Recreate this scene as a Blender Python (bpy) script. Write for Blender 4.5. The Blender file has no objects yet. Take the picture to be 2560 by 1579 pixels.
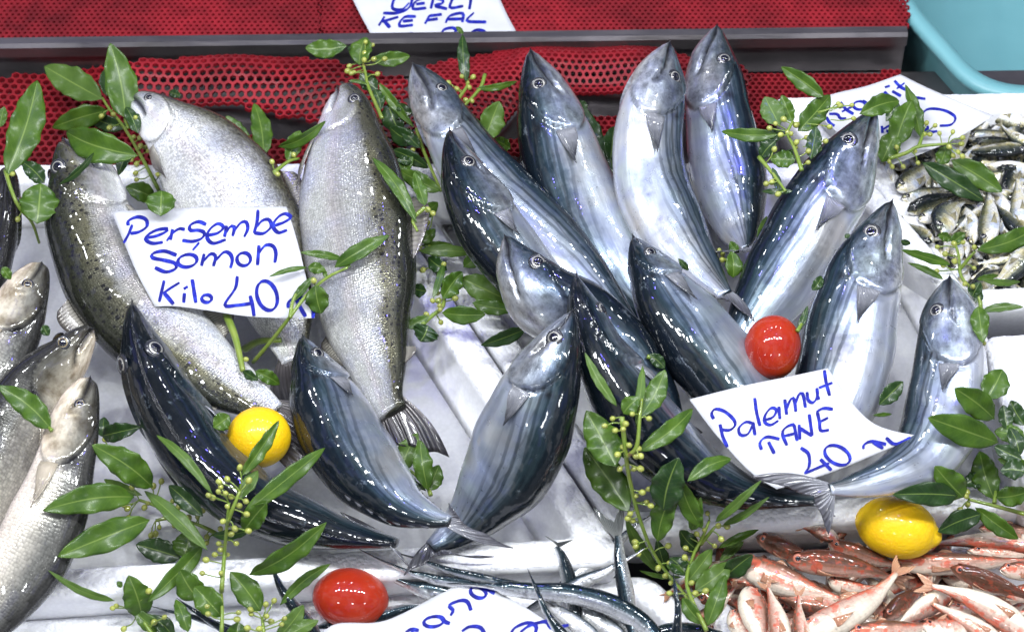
import bpy, bmesh, math, random
import numpy as np
from mathutils import Vector, Matrix
random.seed(11); rng = np.random.default_rng(5)
SC = bpy.context.scene
COL = SC.collection
# ------------------------------------------------------------------ camera
PITCH, TILT, DIST, FPX = math.radians(38), math.radians(12), 2.6, 6656.0
cdir = Vector((0, math.cos(PITCH), -math.sin(PITCH)))
cup = Vector((0, math.sin(PITCH), math.cos(PITCH)))
cright = Vector((1, 0, 0))
CAM = -DIST * cdir
ex = Vector((1, 0, 0)); ey = Vector((0, math.cos(TILT), math.sin(TILT))); en = Vector((0, -math.sin(TILT), math.cos(TILT)))
cam = bpy.data.cameras.new('camera'); camo = bpy.data.objects.new('camera', cam); COL.objects.link(camo)
camo.location = CAM; camo.rotation_euler = (math.pi / 2 - PITCH, 0, 0)
cam.sensor_width = 36; cam.lens = 36 * FPX / 2560; cam.clip_end = 50; cam.clip_start = .05
cam.dof.use_dof = True; cam.dof.focus_distance = 2.47; cam.dof.aperture_fstop = 8
SC.camera = camo
# ------------------------------------------------------------------ world and lamps
w = bpy.data.worlds.new('World'); SC.world = w; w.use_nodes = True
_t = w.node_tree; _bg = _t.nodes['Background']               # invented noise surroundings: mostly dark, bright and violet patches added for reflections
def _n(typ, **kw):
    n = _t.nodes.new(typ)
    for k, v in kw.items(): n.inputs[k].default_value = v
    return n
_tc = _n('ShaderNodeTexCoord'); _a = _n('ShaderNodeTexNoise', Scale=2.6, Detail=2.0); _b = _n('ShaderNodeTexNoise', Scale=3.4, Detail=1.0)
_mp = _n('ShaderNodeMapping', Location=(3.1, 1.7, .4)); _t.links.new(_tc.outputs['Generated'], _a.inputs['Vector']); _t.links.new(_tc.outputs['Generated'], _mp.inputs['Vector']); _t.links.new(_mp.outputs[0], _b.inputs['Vector'])
def _r(src, stops):
    r = _t.nodes.new('ShaderNodeValToRGB'); _t.links.new(src, r.inputs[0])
    while len(r.color_ramp.elements) < len(stops): r.color_ramp.elements.new(.5)
    for e, (q, c) in zip(r.color_ramp.elements, stops): e.position = q; e.color = (*c, 1)
    return r.outputs[0]
_ca = _r(_a.outputs['Fac'], [(.42, (.05, .055, .065)), (.52, (.22, .23, .25)), (.60, (.95, .96, .98)), (.7, (1, 1, 1))])
_cb = _r(_b.outputs['Fac'], [(.58, (0, 0, 0)), (.66, (.16, .16, .75))])
_ad = _t.nodes.new('ShaderNodeMix'); _ad.data_type = 'RGBA'; _ad.blend_type = 'ADD'; _ad.inputs[0].default_value = 1
_t.links.new(_ca, _ad.inputs[6]); _t.links.new(_cb, _ad.inputs[7]); _t.links.new(_ad.outputs[2], _bg.inputs[0]); _bg.inputs[1].default_value = .88
def lamp(loc, power, color, rad=.028, kind='POINT', target=None, cone=40, blend=.3):
    l = bpy.data.lights.new('bulb_or_fill', kind); l.energy = power; l.color = color; l.shadow_soft_size = rad
    o = bpy.data.objects.new('bulb_or_fill', l); COL.objects.link(o); o.location = loc
    if kind == 'SPOT':
        l.spot_size = math.radians(cone); l.spot_blend = blend
        o.rotation_euler = (Vector(target) - Vector(loc)).to_track_quat('-Z', 'Y').to_euler()
    return o
WHITE = (.955, .985, 1.0)
for i in range(9):                                       # strings of bulbs: one in front of the stall, a weaker one behind
    lamp((-.92 + .23 * i, -.66 + .06 * (i % 2), 1.24 + .04 * ((i * 7) % 3)), 16.5, WHITE, .042)
for i in range(5): lamp((-.7 + .36 * i, .22 + .05 * (i % 2), 1.28), 5.5, WHITE, .035)
for (x, y, z) in [(-.7, -1.35, .42), (0, -1.4, .45), (.7, -1.35, .42)]: lamp((x, y, z), 4.5, WHITE, .05)  # low fill lamps, added to lighten the front faces of the boxes
BLUE = (.16, .13, 1.0)
for (x, y, z, p) in [(-.1, .05, 1.3, 2.6), (.4, -.35, 1.2, 3), (-.6, -.35, 1.2, 2.4)]:
    lamp((x, y, z), p, BLUE, .016)
for (x, y, z, tx, ty, p, cone) in [(.0, -.1, 1.3, -.075, -.06, 17, 6), (.3, .0, 1.3, .22, .13, 24, 7), (.5, -.1, 1.3, .26, .03, 20, 6.5), (-.5, 0, 1.3, -.19, .10, 14, 7), (.2, .1, 1.3, .05, -.16, 14, 5)]:
    lamp((x, y, z), p, BLUE, .02, 'SPOT', (tx, ty, .07), cone, .6)
SC.view_settings.view_transform = 'Standard'; SC.view_settings.look = 'None'
SC.view_settings.exposure = 0.0; SC.view_settings.gamma = 1
SC.render.engine = 'CYCLES'
SC.cycles.use_denoising = True
SC.cycles.max_bounces = 6; SC.cycles.sample_clamp_indirect = 4
SC.cycles.caustics_reflective = False; SC.cycles.caustics_refractive = False

# ------------------------------------------------------------------ photograph pixel -> point above the stall plane
K = 2560 / 2451.0
OFF = dict(a=(0, 0), b=(640, 0), c=(1240, 0), d=(1860, 0), e=(0, 520), f=(640, 520), g=(1240, 520), h=(1860, 520),
           i=(0, 1019), j=(640, 1019), k=(1240, 1019), l=(1860, 1019))
def px(code, x, y):
    if code == 'v': return x * K, y * K
    if code == 's': return x, y
    o = OFF[code]; return o[0] + x / 2.7, o[1] + y / 2.7
def ray(u, v): return cdir + cright * ((u - 1280) / FPX) + cup * ((789.5 - v) / FPX)
def P(u, v, h=0.0):
    r = ray(u, v); t = (h - CAM.dot(en)) / r.dot(en)
    return CAM + r * t
def mpp(u, v, h=0.0):
    r = ray(u, v); return (h - CAM.dot(en)) / r.dot(en) / FPX
def plane_xy(p): return p.dot(ex), p.dot(ey)
def W(x, y, h): return ex * x + ey * y + en * h
def project(p):
    d = p - CAM; t = d.dot(cdir); return 1280 + d.dot(cright) / t * FPX, 789.5 - d.dot(cup) / t * FPX

# ------------------------------------------------------------------ object helpers
def link(o, parent=None):
    COL.objects.link(o)
    if parent is not None: o.parent = parent
    return o
def root_of(o):
    while o.parent is not None: o = o.parent
    return o
def obj(name, verts, faces, mat, parent=None, smooth=True, attrs=None, fmats=None, base=None):
    """one mesh object; vertices are given in world space and stored relative to the thing's base"""
    b = root_of(parent).location if parent is not None else Vector(base if base is not None else (0, 0, 0))
    V = np.array([tuple(v) for v in verts], dtype=float).reshape(-1, 3) - np.array(b)
    me = bpy.data.meshes.new(name); me.from_pydata(V.tolist(), [], [tuple(map(int, f)) for f in faces])
    mats = mat if isinstance(mat, (list, tuple)) else [mat]
    for m in mats: me.materials.append(m)
    if fmats is not None: me.polygons.foreach_set('material_index', list(fmats))
    if smooth: me.polygons.foreach_set('use_smooth', [True] * len(me.polygons))
    if attrs:
        for k, arr in attrs.items():
            at = me.attributes.new(k, 'FLOAT_VECTOR', 'POINT'); at.data.foreach_set('vector', np.asarray(arr, dtype=np.float32).ravel())
    me.update()
    o = bpy.data.objects.new(name, me); link(o, parent)
    if parent is None: o.location = b
    return o
def tag(o, label, cat, group=None, kind=None):
    o['label'] = label; o['category'] = cat
    if group: o['group'] = group
    if kind: o['kind'] = kind
    return o
def empty(name, loc, label, cat, group=None):
    o = bpy.data.objects.new(name, None); o.empty_display_size = .02; link(o); o.location = loc
    return tag(o, label, cat, group)
def gridf(n, m, closed=False):
    F = []
    for i in range(n - 1):
        for j in range(m if closed else m - 1):
            F.append((i * m + j, i * m + (j + 1) % m, (i + 1) * m + (j + 1) % m, (i + 1) * m + j))
    return F
def crom(pts, n):
    """Catmull-Rom through rows of numbers, n samples evenly spaced along the first columns"""
    A = np.array(pts, float)
    if len(A) == 2: return A[0] + (A[1] - A[0]) * np.linspace(0, 1, n)[:, None]
    Q = np.vstack([2 * A[0] - A[1], A, 2 * A[-1] - A[-2]]); out = []
    for i in range(len(A) - 1):
        p0, p1, p2, p3 = Q[i:i + 4]
        for t in np.linspace(0, 1, 24, endpoint=False):
            out.append(.5 * ((2 * p1) + (-p0 + p2) * t + (2 * p0 - 5 * p1 + 4 * p2 - p3) * t * t + (-p0 + 3 * p1 - 3 * p2 + p3) * t ** 3))
    out.append(A[-1]); out = np.array(out)
    k = min(3, A.shape[1])
    d = np.r_[0, np.cumsum(np.linalg.norm(np.diff(out[:, :k], axis=0), axis=1))]
    s = np.linspace(0, d[-1], n)
    return np.column_stack([np.interp(s, d, out[:, c]) for c in range(out.shape[1])])
def tube(pts, r0, r1=None, sides=8):
    A = [Vector(p) for p in pts]; n = len(A); r1 = r0 if r1 is None else r1; V = []
    for i, p in enumerate(A):
        T = (A[min(i + 1, n - 1)] - A[max(i - 1, 0)]).normalized(); X = T.orthogonal().normalized() if i == 0 else (X - T * X.dot(T)).normalized(); Y = T.cross(X)
        r = r0 + (r1 - r0) * i / (n - 1)
        for k in range(sides):
            a = 2 * math.pi * k / sides; V.append(p + (X * math.cos(a) + Y * math.sin(a)) * r)
    F = gridf(n, sides, True); F.append(tuple(range(sides))[::-1]); F.append(tuple((n - 1) * sides + k for k in range(sides)))
    return V, F
def solid(o, t, off=0):
    m = o.modifiers.new('solid', 'SOLIDIFY'); m.thickness = t; m.offset = off; return o
def bevel(o, wd, seg=3, ang=35):
    m = o.modifiers.new('bevel', 'BEVEL'); m.width = wd; m.segments = seg; m.limit_method = 'ANGLE'; m.angle_limit = math.radians(ang); return o

# ------------------------------------------------------------------ materials
class NT:
    def __init__(s, name):
        s.m = bpy.data.materials.new(name); s.m.use_nodes = True; s.t = s.m.node_tree; s.b = s.t.nodes['Principled BSDF']
    def set(s, n, key, val):
        i = n.inputs[key]
        if isinstance(val, bpy.types.NodeSocket): s.t.links.new(val, i)
        elif isinstance(val, (tuple, list)) and len(val) == 3 and i.type == 'RGBA': i.default_value = (*val, 1)
        else: i.default_value = val
    def node(s, typ, props=None, **ins):
        n = s.t.nodes.new(typ)
        for k, v in (props or {}).items(): setattr(n, k, v)
        for k, v in ins.items(): s.set(n, int(k[1:]) if k[0] == '_' and k[1:].isdigit() else k.replace('_', ' '), v)
        return n
    def math(s, op, a, b=0.0, clamp=False):
        n = s.node('ShaderNodeMath', {'operation': op, 'use_clamp': clamp}); s.set(n, 0, a); s.set(n, 1, b); return n.outputs[0]
    def attr(s, name):
        n = s.node('ShaderNodeAttribute', {'attribute_name': name}); x = s.node('ShaderNodeSeparateXYZ'); s.t.links.new(n.outputs['Vector'], x.inputs[0]); return n.outputs['Vector'], x.outputs
    def ramp(s, fac, stops, interp='LINEAR'):
        n = s.node('ShaderNodeValToRGB'); cr = n.color_ramp; cr.interpolation = interp
        while len(cr.elements) < len(stops): cr.elements.new(.5)
        for e, (p, c) in zip(cr.elements, stops): e.position = p; e.color = (*c, 1) if isinstance(c, tuple) else (c, c, c, 1)
        s.set(n, 'Fac', fac); return n.outputs['Color']
    def mix(s, f, a, b, mode='MIX'):
        n = s.node('ShaderNodeMix', {'data_type': 'RGBA', 'blend_type': mode}); s.set(n, 0, f); s.set(n, 6, a); s.set(n, 7, b); return n.outputs[2]
    def noise(s, vec, scale, detail=3, rough=.55, out='Fac', dist=0):
        n = s.node('ShaderNodeTexNoise'); n.inputs['Scale'].default_value = scale; n.inputs['Detail'].default_value = detail; n.inputs['Roughness'].default_value = rough; n.inputs['Distortion'].default_value = dist
        if vec is not None: s.set(n, 'Vector', vec)
        return n.outputs[out]
    def voro(s, vec, scale, feature='F1', rand=1.0, out='Distance', dims='3D'):
        n = s.node('ShaderNodeTexVoronoi', {'feature': feature, 'voronoi_dimensions': dims}); n.inputs['Scale'].default_value = scale; n.inputs['Randomness'].default_value = rand
        if vec is not None: s.set(n, 'Vector', vec)
        return n.outputs[out]
    def bump(s, height, strength, dist=.001, normal=None):
        n = s.node('ShaderNodeBump'); n.inputs['Strength'].default_value = strength; n.inputs['Distance'].default_value = dist; s.set(n, 'Height', height)
        if normal is not None: s.set(n, 'Normal', normal)
        return n.outputs[0]
    def obj(s): return s.node('ShaderNodeTexCoord').outputs['Object']
    def out(s, **kw):
        for k, v in kw.items(): s.set(s.b, k.replace('_', ' '), v)
        return s.m
def simple(name, col, rough=.5, metal=0, coat=0, nscale=0, namt=.15, bump=0, bscale=200, sss=0, spec=.5):
    t = NT(name); c = col
    if nscale:
        n = t.noise(t.obj(), nscale, 4); lo = tuple(x * (1 - namt) for x in col); hi = tuple(min(1, x * (1 + namt)) for x in col)
        c = t.ramp(n, [(.3, lo), (.7, hi)])
    kw = dict(Base_Color=c, Roughness=rough, Metallic=metal, Coat_Weight=coat, Coat_Roughness=.05, Specular_IOR_Level=spec)
    if bump: kw['Normal'] = t.bump(t.noise(t.obj(), bscale, 3), bump, .001)
    if sss: kw['Subsurface_Weight'] = sss; kw['Subsurface_Radius'] = (.004, .002, .001)
    return t.out(**kw)

def fish_mat(name, stops, metal_stops, kind):
    t = NT(name); fav, fa = t.attr('fa'); fbv, fb = t.attr('fb'); fcv, fc = t.attr('fc')
    fs, ft, fl = fa; dark, head, shift = fb
    k_ = .11 if kind in ('mullet', 'mackerel') else 1.
    lown = t.noise(fcv, 26 * k_, 3); medn = t.noise(fcv, 120 * k_, 4)
    fx = t.math('ADD', t.math('ADD', ft, shift), t.math('MULTIPLY', t.math('SUBTRACT', lown, .5), .12))
    sm_ = t.node('ShaderNodeMapping'); t.set(sm_, 'Vector', fcv); sm_.inputs['Scale'].default_value = (9 * k_, 150 * k_, 150 * k_)
    streak = t.noise(sm_.outputs[0], 1.0, 4, .6)
    if kind in ('bonito', 'garfish', 'mackerel'): fx = t.math('ADD', fx, t.math('MULTIPLY', t.math('SUBTRACT', streak, .5), .26))
    fx = t.math('ADD', fx, t.math('MULTIPLY', t.math('SUBTRACT', medn, .5), .07 if kind != 'trout' else .09))
    body = t.math('SUBTRACT', 1, head, True)
    col = t.ramp(fx, stops)
    met = t.ramp(fx, metal_stops)
    hgt = None; rough = None
    if kind == 'bonito':
        ph = t.math('ADD', t.math('MULTIPLY', t.math('ADD', ft, t.math('MULTIPLY', lown, .05)), 92), t.math('MULTIPLY', fs, 24))
        st = t.math('SINE', ph); st = t.ramp(st, [(.1, 0.), (.75, 1.)])
        band = t.ramp(ft, [(.20, 0.), (.30, 1.), (.46, .8), (.56, 0.)])
        f = t.math('MULTIPLY', t.math('MULTIPLY', st, band), t.math('MULTIPLY', body, .72))
        col = t.mix(f, col, (.016, .028, .036))
        # iridescent bands along the flank
        ir = t.ramp(t.noise(fcv, 19, 2, .5), [(.34, (1.0, .92, .84)), (.46, (1, 1, 1)), (.58, (.80, .84, 1.0)), (.70, (.92, 1, .97))])
        col = t.mix(.85, col, ir, 'MULTIPLY')
        hm = t.ramp(t.noise(fcv, 95, 5, .7), [(.36, .38), (.64, 1.)])
        col = t.mix(head, col, t.mix(1, col, hm, 'MULTIPLY'))
        # rubbed, frosty patches on the dark back
        pt = t.ramp(t.noise(fcv, 55, 6, .75), [(.60, 0.), (.70, .5)])
        col = t.mix(t.math('MULTIPLY', pt, t.ramp(ft, [(.4, 1.), (.55, 0.)])), col, (.20, .25, .29))
        sc = t.voro(fcv, 420, 'F1', .6); hgt = t.math('ADD', t.math('MULTIPLY', sc, .25), medn)
        rough = t.ramp(medn, [(.3, .26), (.7, .38)])
        ll = t.math('ABSOLUTE', t.math('SUBTRACT', ft, t.math('ADD', .40, t.math('MULTIPLY', t.math('SINE', t.math('MULTIPLY', fs, 55)), .008))))
        col = t.mix(t.math('MULTIPLY', t.ramp(ll, [(.004, .5), (.012, 0.)]), body), col, (.05, .06, .07))
    else:
        size = {'trout': 500, 'bass': 430, 'mullet': 30, 'mackerel': 40}.get(kind, 400)
        mp = t.node('ShaderNodeMapping'); t.set(mp, 'Vector', fcv); mp.inputs['Scale'].default_value = (.8, 1, 1)
        sc = t.voro(mp.outputs[0], size, 'F1', .45); cc = t.voro(mp.outputs[0], size, 'F1', .45, 'Color')
        sx = t.node('ShaderNodeSeparateColor'); t.set(sx, 0, cc)
        cell = t.ramp(sx.outputs[0], [(.0, .82 if kind in ('trout', 'bass') else .85), (1, 1.15)])
        edge = t.ramp(sc, [(.40, 1.), (.66, .54 if kind == 'trout' else .6)])
        m = t.mix(t.math('MULTIPLY', body, .75 if kind in ('trout', 'bass') else .3), (1, 1, 1), t.mix(1, cell, edge, 'MULTIPLY'))
        col = t.mix(1, col, m, 'MULTIPLY')
        hgt = t.math('ADD', t.math('MULTIPLY', t.math('SUBTRACT', 1, sc), body), t.math('MULTIPLY', sx.outputs[1], t.math('MULTIPLY', body, .9)))
        rough = t.ramp(sx.outputs[2], [(0, .17), (1, .42)])
        if kind == 'trout':
            v = t.voro(fcv, 210, 'F1', 1.0); vc = t.voro(fcv, 210, 'F1', 1.0, 'Color'); s2 = t.node('ShaderNodeSeparateColor'); t.set(s2, 0, vc)
            spot = t.math('LESS_THAN', v, t.math('MULTIPLY', s2.outputs[0], .46))
            zone = t.ramp(fx, [(.33, 1.), (.43, 0.)])
            col = t.mix(t.math('MULTIPLY', spot, t.math('MULTIPLY', zone, .9)), col, (.012, .012, .014))
            pk = t.ramp(ft, [(.46, 0.), (.53, .3), (.60, 0.)]); col = t.mix(pk, col, t.mix(1, col, (.92, .72, .78), 'MULTIPLY'))
            ir = t.ramp(t.noise(fcv, 30, 2), [(.35, (.96, .97, .90)), (.5, (1, 1, 1)), (.66, (.82, .86, 1.0))]); col = t.mix(.7, col, ir, 'MULTIPLY')
        if kind == 'mullet':
            pn = t.noise(fcv, 11, 4, .65); pt = t.ramp(pn, [(.50, 0.), (.57, 1.)]); zone = t.ramp(fx, [(.0, .15), (.22, .6), (.40, .95), (.56, .8), (.72, .0)])
            col = t.mix(t.math('MULTIPLY', t.math('MULTIPLY', pt, zone), .85), col, (.60, .095, .045))
        if kind == 'mackerel':
            g = t.ramp(t.noise(fcv, 6, 2), [(.50, 0.), (.62, .6)]); col = t.mix(g, col, t.mix(1, col, (.92, .80, .30), 'MULTIPLY')); g2 = t.ramp(t.noise(fcv, 5, 2), [(.36, .8), (.46, 0.)]); col = t.mix(g2, col, t.mix(1, col, (.62, .72, .95), 'MULTIPLY'))
        if kind == 'bass':
            hc = t.ramp(t.noise(fcv, 70, 4), [(.32, (.26, .20, .11)), (.62, (1, .97, .88))]); col = t.mix(t.math('MULTIPLY', head, .8), col, t.mix(1, col, hc, 'MULTIPLY'))
    col = t.mix(dark, col, (.008, .008, .010))
    wet = t.noise(fcv, 60 * k_, 3)
    nb = t.bump(hgt, {'bonito': .08, 'trout': .55, 'bass': .4}.get(kind, .3), .0007)
    nb = t.bump(wet, .16, .0016, nb)
    nb = t.bump(streak, .22, .0016, nb)
    cn = t.bump(t.noise(t.obj(), 95 * k_, 2, .45), .13, .0014)
    cn = t.bump(t.noise(fcv, 42 * k_, 2, .5), .42, .003, cn)
    t.set(t.b, 'Coat Normal', cn)
    return t.out(Base_Color=col, Metallic=t.math('MULTIPLY', met, 1.35 if kind in ('bonito', 'garfish') else 1.0), Roughness=rough, Normal=nb, Coat_Weight=.9, Coat_Roughness=.045, Specular_IOR_Level=.06)
M = {}
M['bonito'] = fish_mat('bonito_skin', [(0, (.004, .006, .009)), (.27, (.006, .011, .016)), (.33, (.018, .034, .043)), (.41, (.10, .13, .16)), (.52, (.26, .295, .335)), (.66, (.42, .455, .50)), (.82, (.52, .55, .59)), (1, (.66, .675, .69))],
                       [(0, .0), (.3, .08), (.42, .42), (.7, .55), (1, .38)], 'bonito')
M['trout'] = fish_mat('trout_skin', [(0, (.012, .014, .011)), (.20, (.035, .037, .025)), (.34, (.12, .115, .075)), (.45, (.42, .42, .40)), (.60, (.72, .73, .72)), (1, (.84, .84, .83))],
                      [(0, .2), (.35, .5), (.55, .6), (.8, .35), (1, .15)], 'trout')
M['bass'] = fish_mat('bass_skin', [(0, (.016, .016, .016)), (.25, (.045, .045, .042)), (.42, (.17, .17, .155)), (.56, (.52, .49, .42)), (.76, (.76, .68, .58)), (1, (.82, .70, .63))],
                     [(0, .1), (.4, .3), (.7, .15), (1, .05)], 'bass')
M['mullet'] = fish_mat('red_mullet_skin', [(0, (.085, .035, .022)), (.22, (.13, .065, .042)), (.33, (.30, .15, .10)), (.43, (.54, .31, .24)), (.58, (.68, .51, .41)), (.75, (.75, .65, .53)), (1, (.76, .68, .54))],
                       [(0, .1), (.5, .25), (1, .1)], 'mullet')
M['mackerel'] = fish_mat('horse_mackerel_skin', [(0, (.006, .008, .009)), (.22, (.016, .022, .022)), (.36, (.11, .12, .09)), (.47, (.44, .42, .27)), (.60, (.76, .75, .70)), (1, (.86, .85, .82))],
                         [(0, .1), (.45, .55), (.7, .35), (1, .2)], 'mackerel')
M['garfish'] = fish_mat('garfish_skin', [(0, (.004, .008, .013)), (.27, (.008, .020, .028)), (.36, (.06, .09, .11)), (.46, (.40, .43, .46)), (.65, (.72, .73, .74)), (1, (.82, .82, .8))],
                        [(0, .1), (.45, .55), (1, .3)], 'garfish')
def fin_mat(name, col, tip, alpha=.9):
    t = NT(name); v, f = t.attr('fa')
    wv = t.math('SINE', t.math('MULTIPLY', f[1], 95)); n = t.noise(t.obj(), 140, 3)
    c = t.ramp(t.math('ADD', f[0], t.math('MULTIPLY', t.math('SUBTRACT', n, .5), .5)), [(.05, col), (.8, tip)])
    c = t.mix(t.ramp(wv, [(.3, .0), (.9, .55)]), c, tuple(x * .25 for x in col))
    return t.out(Base_Color=c, Roughness=.3, Coat_Weight=.6, Coat_Roughness=.08, Normal=t.bump(wv, .5, .0006), Metallic=.2)
M['bfin'] = fin_mat('bonito_fin', (.30, .31, .34), (.03, .035, .045))
M['btail'] = fin_mat('bonito_tail', (.30, .31, .34), (.07, .07, .085))
M['tfin'] = fin_mat('trout_fin', (.42, .40, .34), (.07, .06, .055))
M['ttail'] = fin_mat('trout_tail', (.09, .08, .08), (.03, .028, .032))
M['sfin'] = fin_mat('bass_fin', (.55, .48, .36), (.30, .26, .20))
M['mfin'] = fin_mat('red_mullet_fin', (.56, .26, .15), (.62, .34, .20))
M['hfin'] = fin_mat('horse_mackerel_fin', (.42, .38, .22), (.22, .2, .13))
M['gfin'] = fin_mat('garfish_fin', (.22, .23, .22), (.09, .10, .10))
M['pupil'] = simple('pupil_black', (.004, .005, .012), .06, coat=1)
M['iris'] = simple('iris_silver', (.34, .33, .30), .3, .3, coat=.6, nscale=300)
M['iris_gold'] = simple('iris_gold', (.24, .19, .10), .3, .3, coat=1, nscale=300)
M['iris_red'] = simple('iris_red', (.62, .16, .08), .3, 0, coat=1, nscale=300)
M['socket'] = simple('eye_socket', (.02, .022, .028), .25, coat=.6)
M['socket_red'] = simple('eye_socket_red', (.40, .12, .07), .3, coat=.6)
# ------------------------------------------------------------------ fish builder
def smooth01(x): x = np.clip(x, 0, 1); return x * x * (3 - 2 * x)
SPEC = dict(
    bonito=dict(k=.74, hr=.42, mouth=(.50, .60, .66), rear=.62, eye=.185, irm='iris', fin='bfin', tail='btail', body='bonito', sock='socket', gill=.0026),
    trout=dict(k=.58, hr=.34, mouth=(.46, .60, .62), rear=.55, eye=.15, irm='iris', fin='tfin', tail='ttail', body='trout', sock='socket', gill=.0022),
    bass=dict(k=.62, hr=.34, mouth=(.42, .52, .62), rear=.42, eye=.15, irm='iris_gold', fin='sfin', tail='sfin', body='bass', sock='socket', gill=.0026),
    mullet=dict(k=.72, hr=.40, mouth=(.62, .70, .76), rear=.3, eye=.27, irm='iris_red', fin='mfin', tail='mfin', body='mullet', sock='socket_red', gill=.007),
    mackerel=dict(k=.55, hr=.36, mouth=(.45, .55, .65), rear=.35, eye=.25, irm='iris', fin='hfin', tail='hfin', body='mackerel', sock='socket', gill=.007),
    garfish=dict(k=.8, hr=.75, mouth=(.5, .5, .52), rear=.62, eye=.09, irm='iris', fin='gfin', tail='gfin', body='garfish', sock='socket', gill=.0004))
class Fish: pass
def make_fish(name, label, cat, group, spec, spine, phi, view, eye_s=None, eye_t=None, eye_target=None, shift=0., tails=None, nh=60, nb=70, na=64,
              finlets=False, dors=None, base=None, droot=None, both=True, finlen=.12, blunt=1.0, eye_scale=1.0):
    """spine: rows (x,y,z,halfwidth seen); phi: where the back points (0 right of a head-up fish, 90 to the viewer, 180 left)"""
    S = SPEC[spec]; k = S['k']
    C0 = crom(spine, 240); L = np.linalg.norm(np.diff(C0[:, :3], axis=0), axis=1).sum()
    hf = (eye_s / S['hr']) if eye_s else .25            # head share of the length
    hf = min(hf, .42)
    s = np.r_[np.linspace(0, 1, nh, endpoint=False) ** 1.25 * hf * 1.18, np.linspace(hf * 1.18, 1, nb)]
    q = np.linspace(0, 1, 240)
    C = np.column_stack([np.interp(s, q, C0[:, c]) for c in range(4)])
    # gentle rounding of the snout
    hw = np.maximum(C[:, 3], 1e-4)
    rp = hw * np.clip((s / (.028 * blunt)) ** .5, .12, 1) if blunt else hw
    T = np.gradient(C0[:, :3], axis=0); T = np.column_stack([np.interp(s, q, T[:, c]) for c in range(3)]); T /= np.linalg.norm(T, axis=1)[:, None]
    Vv = np.array(view(C[:, :3])) if callable(view) else np.tile(np.array(view, float), (len(s), 1))
    Vv = Vv - T * (Vv * T).sum(1)[:, None]; Vv /= np.linalg.norm(Vv, axis=1)[:, None]
    Sd = np.cross(Vv, T)
    ph = np.radians(np.interp(s, [0, .5, 1], phi) if isinstance(phi, (tuple, list)) else np.full(len(s), float(phi)))
    D = np.cos(ph)[:, None] * Sd + np.sin(ph)[:, None] * Vv
    Lt = np.cross(T, D)                                   # lateral
    a = rp / np.sqrt(np.cos(ph) ** 2 + k * k * np.sin(ph) ** 2); b = a * k
    b = b * np.interp(s, [0, .06, .75, .92, 1], [1.0, 1, 1, .8, .6])
    tt = 2 * np.pi * np.arange(na) / na
    ft = np.where(tt <= np.pi, tt / np.pi, 2 - tt / np.pi)
    ca, sa = np.cos(tt), np.sin(tt)
    # section slightly fuller than an ellipse
    e = .92; sx = np.sign(sa) * np.abs(sa) ** e; cx = np.sign(ca) * np.abs(ca) ** e
    ss, fft = np.meshgrid(s, ft, indexing='ij'); sh = ss / hf
    amax = a.max()
    # gill cover edge and mouth slit, as real relief
    edge = 1.0 - .42 * ((fft - .62) / .40) ** 2
    gz = np.where((fft > .2), 1., 0.)
    d = sh - edge
    bulge = gz * np.where(d < 0, np.exp(-(d / .30) ** 2), 0) * S['gill'] + gz * -.0008 * np.exp(-((d - .03) / .035) ** 2) * (S['gill'] / .0016)
    pre = 1.0 - .55 - .30 * ((fft - .62) / .40) ** 2 + .08
    bulge += np.where(fft > .3, 1, 0) * S['gill'] * .22 * np.where(sh - pre < 0, np.exp(-((sh - pre) / .16) ** 2), 0)
    m0, m1, m2 = S['mouth']
    tm = m0 + (m1 - m0) * np.clip(sh / S['rear'], 0, 1) + (m2 - m1) * smooth01((sh - S['rear'] * .7) / (S['rear'] * .5))
    aa = a[:, None]
    dm = np.abs(fft - tm) * np.pi * aa * .85
    mw = (.0011 + .0026 * np.exp(-sh / .18)) * (amax / .035)
    mouth = np.exp(-(dm / mw) ** 2) * smooth01((S['rear'] * 1.05 - sh) / .06 + .5)
    bulge -= mouth * np.minimum(.45 * aa, .0044 * amax / .035)
    # jaw bone just behind the slit
    jaw = np.exp(-((fft - tm + .10) / .07) ** 2) * smooth01((S['rear'] * 1.15 - sh) / .1) * smooth01(sh / .15)
    bulge += jaw * .0007 * amax / .035
    nz = np.sin(ss * 31 + fft * 5) * .0004 * amax / .035
    bulge = bulge + nz
    Rr = np.stack([cx * np.ones_like(ss), sx * np.ones_like(ss)], -1)
    pos = C[:, None, :3] + D[:, None, :] * (aa * cx[None, :])[..., None] + Lt[:, None, :] * (b[:, None] * sx[None, :])[..., None]
    nrm = D[:, None, :] * (ca[None, :] / aa)[..., None] + Lt[:, None, :] * (sa[None, :] / b[:, None])[..., None]
    nrm /= np.linalg.norm(nrm, axis=2)[..., None]
    pos = pos + nrm * bulge[..., None]
    dark = np.clip(mouth * smooth01((S['rear'] - sh) / .08 + .6) * .95 + gz * .55 * np.exp(-((d - .02) / .018) ** 2), 0, 1)
    if spec == 'bass': dark = np.clip(dark + .8 * np.exp(-((sh - .93) / .09) ** 2 - ((fft - .44) / .12) ** 2), 0, 1)
    if spec == 'bonito': dark = np.clip(dark + .9 * np.exp(-((sh - .93) / .05) ** 2 - ((fft - .34) / .045) ** 2), 0, 1)
    head = gz * 0 + smooth01(-(d) / .05) if spec != 'garfish' else smooth01((1 - sh) / .1)
    fm = C0; slen = s * L
    fa = np.stack([ss, fft, np.tile(slen[:, None], (1, na))], -1)
    fb = np.stack([dark, head, np.full_like(ss, shift)], -1)
    off = rng.uniform(0, 5)
    fc = np.stack([np.tile(slen[:, None], (1, na)), fft * np.pi * amax * (.5 + .5 * k), np.where(tt <= np.pi, 0, 1)[None, :] * 3. + off + 0 * ss], -1)
    n = len(s)
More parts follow.
